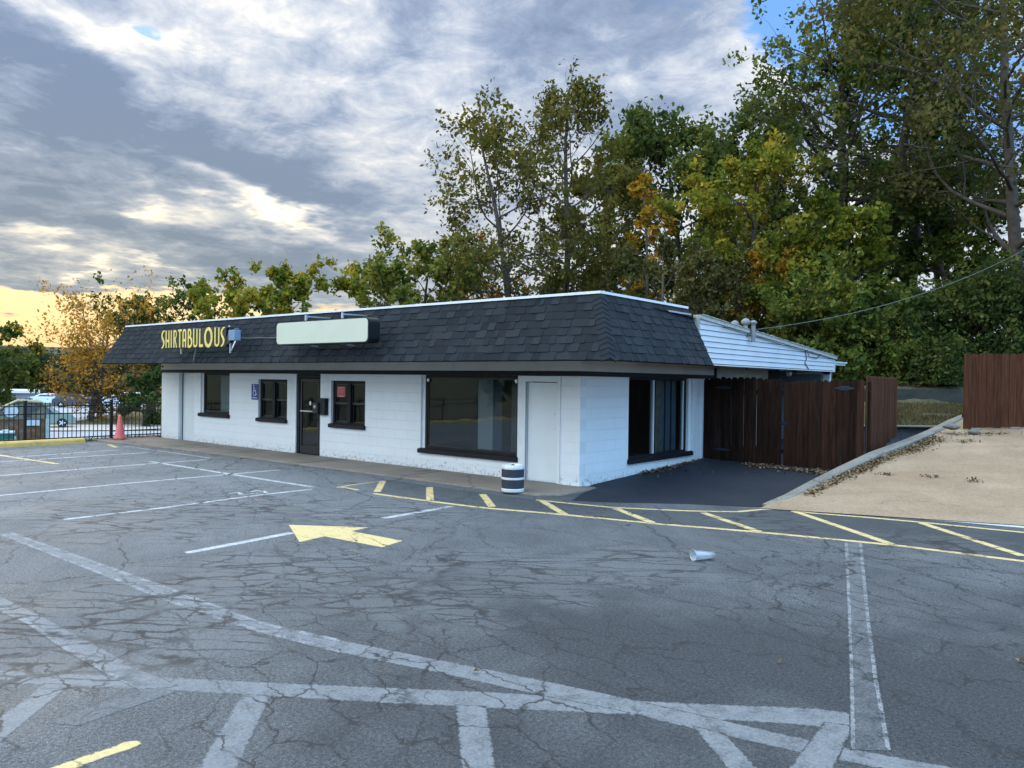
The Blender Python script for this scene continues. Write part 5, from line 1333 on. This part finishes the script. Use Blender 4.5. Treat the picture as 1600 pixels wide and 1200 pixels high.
tree('tree', 'yellow green tree behind the blank lightbox sign', 462, 33.5, 420, 84, 'yg', 107, 10500, .19, .12, .13, 14, group=GB, bare=.1)
tree('tree', 'small yellow green tree just right of the blank lightbox sign top', 560, 35, 430, 84, 'yg', 108, 9000, .18, .15, .11, 12, group=GB)
tree('tree', 'full green tree over the middle of the roof line', 655, 33, 398, 108, 'mid', 109, 17000, .19, .10, .16, 20, group=GB, tonebias=.15)
tree('tree', 'small orange tree left of the tall sparse pair', 742, 36, 362, 62, 'orange', 110, 6000, .16, .20, .12, 15, group=GB, bare=.2)
tree('tree', 'tall sparse tree leaning left over the roof with open branches', 832, 31, 165, 112, 'olive', 111, 8500, .16, .26, .19, 26, lean=(-.20, -.14), group=GB, bare=.22, up=.07, clump=.30)
tree('tree', 'tallest sparse tree with thin crown against the sky', 868, 33, 96, 90, 'olive', 112, 12500, .16, .26, .21, 30, group=GB, bare=.12, up=.11, clump=.30, lean=(.03, .02))
tree('tree', 'olive tree filling in right of the tall sparse pair', 935, 38, 250, 84, 'olive', 113, 15000, .19, .12, .17, 22, group=GB)
tree('tree', 'slim tree with pale orange leaf tips above the roof corner', 1003, 34, 255, 44, 'yellow', 114, 2600, .18, .35, .13, 14, group=GB, bare=.35, up=.16, bark='bark_pale')
tree('tree', 'dark green dome shaped tree behind the slim orange tipped tree', 1092, 43, 200, 130, 'dark', 115, 36000, .24, .08, .26, 36, group=GB, tonebias=.05, clump=.36)
tree('tree', 'brown olive scrubby tree just above the roof hip corner', 1030, 30, 370, 84, 'brown', 116, 13000, .14, .08, .12, 15, group=GB, bare=.1, bark='bark_pale')
tree('tree', 'brown olive scrubby tree above the rear siding gable top', 1115, 29, 400, 60, 'brown', 117, 9000, .14, .08, .11, 14, group=GB)
tree('tree', 'large yellow green tree above the rear siding gable', 1168, 31, 228, 108, 'yg', 118, 18000, .17, .16, .20, 22, group=GB)
tree('tree', 'orange yellow understorey tree above the roof vents', 1205, 30, 390, 66, 'yellow', 119, 6500, .16, .15, .12, 14, group=GB, bare=.15)
tree('tree', 'very tall dark green tree reaching the top of the photo', 1335, 37, -5, 170, 'dark', 120, 34000, .20, .26, .38, 30, group=GB, tonebias=.15, forks=2)
tree('tree', 'tall tree with thick dark double trunk standing right of the very tall dark one', 1418, 35, -60, 118, 'mid', 121, 20000, .19, .34, .36, 22, group=GB, forks=1, tonebias=-.05)
tree('tree', 'huge brownish tree with long arching limbs filling the top right corner', 1596, 27, -230, 250, 'brown', 122, 36000, .15, .24, .26, 32, group=GB, bare=.10, bark='bark', up=.05, clump=.34)
tree('tree', 'light green tree with broad leaves in front of the thick trunks', 1300, 28, 330, 86, 'yg', 123, 11000, .17, .15, .13, 15, group=GB, tonebias=-.2)
tree('tree', 'small maple with red leaves below the thick trunks', 1352, 27.5, 458, 36, 'red', 124, 1500, .14, .3, .06, 10, group=GB)
tree('tree', 'dark tree behind the right wooden fence with crown below the top corner limbs', 1515, 33, 270, 105, 'mid', 125, 16000, .18, .10, .20, 17, group=GB, tonebias=-.05)
tree('tree', 'olive tree between the thick trunks and the huge corner tree', 1468, 38, 200, 80, 'olive', 126, 14000, .19, .15, .2, 17, group=GB)
tree('tree', 'dark green tree filling in behind the yellow green one and the very tall one', 1225, 40, 150, 95, 'dark', 127, 19000, .20, .15, .2, 17, group=GB)
HB_ = 'bushes along the retaining wall'
bush('bush', 'broad leaved green bush reaching over the end of the siding gable', 1262, 26.5, 478, 62, 'mid', 201, 8000, .16, HB_)
bush('bush', 'large leaved green bush overhanging the wooden gate', 1345, 26, 480, 66, 'mid', 202, 10000, .17, HB_)
bush('bush', 'shaded dark bush behind the roof eave end', 1322, 27.5, 540, 66, 'dark', 203, 9000, .12, HB_)
bush('bush', 'dark green bush above the left part of the retaining wall', 1415, 26.3, 500, 58, 'dark', 204, 10000, .13, HB_)
bush('bush', 'dark leafy bush behind the left end of the right wooden fence', 1492, 26.3, 470, 60, 'dark', 205, 11000, .13, HB_)
bush('bush', 'tall dark bush behind the middle of the right wooden fence', 1570, 26, 440, 66, 'dark', 206, 11000, .13, HB_)
bush('bush', 'dark bush at the right edge of the photo behind the wooden fence', 1640, 25.5, 420, 60, 'dark', 207, 8000, .13, HB_)
bush('bush', 'ivy covered low bush spilling on top of the retaining wall', 1450, 25.0, 566, 44, 'dark', 208, 7000, .10, HB_)
bush('bush', 'low ground hugging bush at the left end of the retaining wall', 1392, 25.4, 560, 40, 'mid', 209, 6000, .10, HB_)

# far wooded ridge on the left (stuff)
n = 42000; r = np.random.default_rng(5)
pxs = r.uniform(-260, 620, n); dps = r.uniform(125, 260, n)
P = np.array([CAM+ray(a, 600)*b_ for a, b_ in zip(pxs[:1], dps[:1])])
D = CF[None]+CR[None]*((pxs-800)/F)[:, None]; P = CAM[None]+D*dps[:, None]
hg = hgt(P[:, 0], P[:, 1]); crest = 1.92+(587-(548+12*np.sin(pxs*.021)+6*np.sin(pxs*.07+1)+.03*np.abs(pxs-80)))*dps/F
u = r.random(n)**.75; zz = hg+(crest-hg)*u*(.80+.20*np.sin(P[:, 0]*.35)*np.cos(P[:, 1]*.31))
Cc = np.stack([P[:, 0], P[:, 1], zz], 1)
tn = np.clip(.5+.35*np.sin(P[:, 0]*.09+2)*np.cos(P[:, 1]*.07)+.2*r.normal(size=n), 0, 1)
Vv, Ff, tt = leaves_mesh(Cc, tn, 1.9, r)
LEAF['far'] = leaf_mat('far autumn woods', [(0, (.030, .045, .028)), (.4, (.060, .066, .036)), (.7, (.11, .085, .040)), (1, (.17, .10, .045))], .15)
tag(fast_mesh('distant_woods', Vv, Ff, tt, LEAF['far']), kind='stuff')

# ------------------------------------------------------------------ left background things
# weathered shed beyond the fence
p = at_d(34, 640, 27.); sx0, sy0 = p[0], p[1]
shed = thing('shed', 'small weathered garden shed with olive gable and brown boards behind the metal fence', 'shed', (sx0, sy0, float(hgt(sx0, sy0))))
# local frame facing the camera
fy = np.array((sx0-CAM[0], sy0-CAM[1], 0)); fy /= np.linalg.norm(fy); fx = np.array((fy[1], -fy[0], 0)); zz_ = np.array((0, 0, 1.))
def L(u, v, z): return np.array((sx0, sy0, 0))+fx*u+fy*v+zz_*z
zb_ = float(hgt(sx0, sy0))-.3; ze = at_d(34, 632, 27)[2]; za = at_d(28, 625.5, 27)[2]; zp = at_d(34, 655, 27)[2]
wl, wr = -.85, .74
b = MB(); b.prism([L(wl, 0, zb_), L(wl, 0, zp), L(wr, 0, zp), L(wr, 0, zb_)], fy*2.0); b.build('wall', 'shed_wood', shed)
b = MB(); b.prism([L(wl, -.03, zp), L(wl, -.03, ze-.28), L(-.1, -.03, za-.06), L(.62, -.03, ze+.02), L(wr, -.03, ze-.12), L(wr, -.03, zp)], fy*2.0); b.build('gable', 'shed_trim', shed)
b = MB(); b.prism([L(wl-.1, -.1, ze-.30), L(-.12, -.1, za), L(.62, -.1, ze+.08), L(wr+.08, -.1, ze-.16), L(wr+.08, -.1, ze-.22), L(.6, -.1, ze+.03), L(-.12, -.1, za-.05), L(wl-.1, -.1, ze-.35)], fy*2.2); b.build('roof', 'shed_trim', shed)
b = MB(); c0 = L(-.32, -.045, (zp+za)/2-.04)
b.prism([c0+fx*.22*math.cos(t)+zz_*.22*math.sin(t) for t in np.linspace(0, 2*math.pi, 14, False)], -fy*.03); b.build('round_panel', 'shed_white', shed)
b = MB(); b.prism([L(.13, -.04, zp+.08), L(.13, -.04, ze-.06), L(.55, -.04, ze-.02), L(.52, -.04, ze-.16), L(.28, -.04, ze-.30), L(.26, -.04, zp+.06)], -fy*.01); b.build('opening', 'dark', shed)
b = MB(); b.obox(L(.78, -.03, (zb_+zp)/2), fx*.06, fy*.03, zz_*(zp-zb_)/2); b.obox(L(-.20, -.03, (zb_+zp)/2-.2), fx*.05, fy*.03, zz_*(zp-zb_)/2*.7); b.build('board', 'shed_pale', shed)
b = MB(); b.obox(L(.32, -.02, zp-.13), fx*.22, fy*.02, zz_*.10); b.build('board', 'shed_white', shed)
p = at_d(2, 685, 25.5)
dz = float(hgt(p[0], p[1])); db = thing('dumpster', 'green dumpster partly hidden behind the metal fence at the left edge', 'dumpster', (p[0], p[1], dz))
c = np.array((p[0], p[1], 0)); zt2 = at_d(5, 677, 25.5)[2]
b = MB(); b.obox(c+zz_*((dz+zt2)/2), fx*.36, fy*.4, zz_*((zt2-dz)/2)); b.build('container', 'dump', db, bevel=.02)
b = MB(); b.obox(c+zz_*(zt2+.03), fx*.38, fy*.42, zz_*.03); b.obox(c+zz_*(zt2+.08)+fx*.12, fx*.10, fy*.2, zz_*.03); b.build('lid', 'shed_pale', db, bevel=.02)

# far buildings
def far_box(name, label, px0, px1, ytop, dep, m, deps=12, roof=None, win=0):
    A = at_d(px0, ytop, dep); B = at_d(px1, ytop, dep); z0 = float(hgt(A[0], A[1]))-.2; d = B[:2]-A[:2]; n = fy[:2]*deps
    root = thing(name, label, 'building', (A[0], A[1], z0))
    b = MB(); b.prism([(A[0], A[1], z0), (B[0], B[1], z0), (B[0]+n[0], B[1]+n[1], z0), (A[0]+n[0], A[1]+n[1], z0)], (0, 0, A[2]-z0)); b.build('wall', m, root)
    b = MB(); e = fx[:2]*.4
    b.prism([(A[0]-e[0]-fy[0]*.4, A[1]-e[1]-fy[1]*.4, A[2]+.01), (B[0]+e[0]-fy[0]*.4, B[1]+e[1]-fy[1]*.4, A[2]+.01), (B[0]+e[0]+n[0], B[1]+e[1]+n[1], A[2]+.01), (A[0]-e[0]+n[0], A[1]-e[1]+n[1], A[2]+.01)], (0, 0, .35)); b.build('roof', roof or 'farwhite', root)
    if win:
        for k in range(win):
            t = (k+.5)/win; q = A[:2]+d*t; L_ = np.linalg.norm(d)/win*.28; dn = d/np.linalg.norm(d)
            b = MB(); b.obox((q[0]-fy[0]*.03, q[1]-fy[1]*.03, (A[2]+z0)/2+.3), (dn[0]*L_, dn[1]*L_, 0), (fy[0]*.04, fy[1]*.04, 0), (0, 0, (A[2]-z0)*.2)); b.build('window', 'carglass', root)
    return root
far_box('warehouse', 'plain grey flat roofed building behind the weathered shed', 8, 57, 614, 105, 'fargrey')
far_box('white_building', 'small white building seen beside the trunk of the orange tree', 143, 161, 626, 100, 'farwhite', 8, 'farbrick')
# neighbouring shops across the lot behind the photographer (seen mirrored in the big window)
A0_ = (-24, -40); 
nb2 = thing('street_building', 'long low brick building across the street', 'building', (-10, -44, -.05))
b = MB(); b.box(-30, 14, -52, -44, -.1, 3.4); b.build('wall', 'farbrick', nb2)
b = MB(); b.prism([(-31, -43, 3.4), (-31, -48, 5.6), (-31, -53, 3.4)], (46, 0, 0)); b.build('roof', 'farroof', nb2)
for k in range(9): b = MB(); x = -28+k*4.6; b.box(x, x+1.8, -43.99, -43.9, .9, 2.5); b.build('window', 'farwhite', nb2)
b = MB(); b.box(-30, 14, -33.2, -33.0, .0, .16); tag(b.build('street_kerb', 'yellow_kerb'), kind='structure')
fr_ = MB()
for k in range(150): x = -26+k*.24; fr_.box(x, x+.03, -34.5, -34.47, 0, 1.2)
fr_.box(-26, 10, -34.52, -34.45, .2, .25); fr_.box(-26, 10, -34.52, -34.45, 1.05, 1.1)
tag(fr_.build('street_fence', 'black_metal'), 'long black fence across the street', 'fence')
WHERE = ('left of the street building', 'behind the left end of the street building', 'behind the street building roof, left of centre', 'behind the street building roof, right of centre', 'behind the right end of the street building', 'right of the street building', 'far out at the right of the lot', 'beyond the open side of the lot', 'beyond the back corner of the lot')
for k, (x, y, hh_, rr) in enumerate(((-32, -40, 12, 5), (-22, -56, 15, 6), (-11, -57, 16, 6.5), (0, -56, 14, 6), (10, -54, 15, 6), (20, -44, 13, 5.5), (32, -30, 13, 6), (38, -14, 14, 6), (36, 4, 13, 6))):
    tree('tree', ['dark', 'green'][k % 2]+' leafy tree '+WHERE[k], 0, 0, 0, 0, 'mid' if k % 2 else 'dark', 300+k, 5000, .5, .15, .25, 12, xy=(x, y), height=hh_, radius=rr, group='trees across the street', clump=.4)

# ------------------------------------------------------------------ cars
def car(label, px, py, dep, col, heading, kind='suv', group='cars parked beyond the metal fence'):
    p = at_d(px, py, dep); x, y = p[0], p[1]; z0 = float(hgt(x, y))+.03
    root = thing('parked_car', label, 'car', (x, y, z0), group)
    paint = basic('car paint '+label[:20], col, .3, .03, 3, 0, spec=.6)
    c, s_ = math.cos(heading), math.sin(heading)
    def T(u, v, z): return (x+c*u-s_*v, y+s_*u+c*v, z0+z)
    prof = [(-2.25, .35), (-2.28, .75), (-2.2, 1.0), (-1.0, 1.05), (.75, 1.02), (1.25, .98), (2.05, .84), (2.25, .62), (2.25, .35)]
    cab = [(-2.05, 1.0), (-1.75, 1.58), (-1.4, 1.66), (.2, 1.66), (.55, 1.55), (1.25, 1.0)]
    if kind == 'sedan': cab = [(-1.75, 1.0), (-1.15, 1.36), (-.6, 1.44), (.1, 1.42), (.95, 1.0)]
    def loft(pr, w0, w1, zlo, zhi):
        b = MB(); n = len(pr); vs = []
        for sgn in (-1, 1):
            for u, z in pr: t = (z-zlo)/(zhi-zlo); vs.append(T(u, sgn*(w0*(1-t)+w1*t), z))
        b.add(vs, [tuple(range(n)), tuple(range(2*n-1, n-1, -1))]+[(i, (i+1) % n, (i+1) % n+n, i+n) for i in range(n)]); return b
    loft(prof, .90, .86, .35, 1.05).build('body', paint, root, bevel=.06)
    loft(cab, .85, .62, 1.0, 1.66 if kind != 'sedan' else 1.44).build('cabin', paint, root, bevel=.05)
    zt = cab[2][1]
    for sg in (-1, 1):
        b = MB(); us = [cab[0][0]+.38, cab[1][0]+.12, cab[-2][0]-.12, cab[-1][0]-.35]
        vz = lambda z: sg*(.855+(.62-.85)*(z-1.0)/(zt-1.0)+.012)
        b.add([T(us[0], vz(1.07), 1.07), T(us[1], vz(zt-.12), zt-.12), T(us[2], vz(zt-.12), zt-.12), T(us[3], vz(1.07), 1.07)], [(0, 1, 2, 3)]); b.build('window', 'carglass', root)
    b = MB(); q0, q1 = cab[-1], cab[-2]; k0, k1 = .12, .88
    pu = lambda t: (q0[0]+(q1[0]-q0[0])*t+.012, q0[1]+(q1[1]-q0[1])*t+.012)
    a, d = pu(k0), pu(k1); b.add([T(a[0], -.76, a[1]), T(a[0], .76, a[1]), T(d[0], .62, d[1]), T(d[0], -.62, d[1])], [(0, 1, 2, 3)]); b.build('windshield', 'carglass', root)
    for u in (-1.4, 1.42):
        for sg in (-1, 1):
            w = MB(); cx_, cy_, cz_ = T(u, sg*.80, .34)
            def ring(b, r0_, r1_, off):
                n = 20; vs = []
                for rr_, o_ in ((r0_, 0), (r0_, off), (r1_, off), (r1_, 0)):
                    for t in np.linspace(0, 2*math.pi, n, False): vs.append(T(u+rr_*math.cos(t), sg*(.80+o_), .34+rr_*math.sin(t)))
                b.add(vs, [(i*n+j, i*n+(j+1) % n, (i+1)*n+(j+1) % n, (i+1)*n+j) for i in range(3) for j in range(n)])
            ring(w, .01, .34, .13); wo_ = w.build('wheel', 'rubber', root)
            rm = MB()
            for k in range(5):
                t = 2*math.pi*k/5; rm.obox(T(u+.11*math.cos(t), sg*.945, .34+.11*math.sin(t)), (c*.11*math.cos(t), s_*.11*math.cos(t), .11*math.sin(t)), (-s_*.012, c*.012, 0), (-c*.035*math.sin(t), -s_*.035*math.sin(t), .035*math.cos(t)))
            rm.build('rim', 'drip', wo_)
    for sg in (-1, 1):
        b = MB(); b.obox(T(2.22, sg*.62, .70), (c*.05, s_*.05, 0), (-s_*.18, c*.18, 0), (0, 0, .07)); b.build('headlight', 'adawhite', root)
    return root
hd = math.atan2(CR[1], CR[0]); r0_ = ray(70, 600); hd2 = math.atan2(-r0_[0], r0_[1])
car('pale green car parked nearest the metal fence beside the shed', 62, 660, 57, (.20, .27, .235), hd2)
car('light blue white car parked further back above the pale green one', 80, 633, 98, (.62, .70, .78), hd+.2, 'sedan')
car('white car parked far off just right of the orange tree trunk', 182, 634, 96, (.72, .74, .78), hd+.9, 'sedan')
car('white car parked far off near the left end of the shop', 215, 631, 100, (.75, .76, .78), hd+.7)
car('dark car parked far off behind the orange tree trunk', 118, 636, 92, (.05, .055, .06), hd+.3)

# ------------------------------------------------------------------ service cable to the rear roof
A = at_d(1180, 515, 16.4); B = at_d(1640, 368, 23.); pts = []
for t in np.linspace(0, 1, 16): q = A*(1-t)+B*t; q = q+np.array((0, 0, -.45*4*t*(1-t))); pts.append(q)
b = MB(); b.tube(pts, .008, 6); tag(b.build('service_cable', 'cable'), 'long sagging overhead cable from the roof vents to the upper right', 'cable')
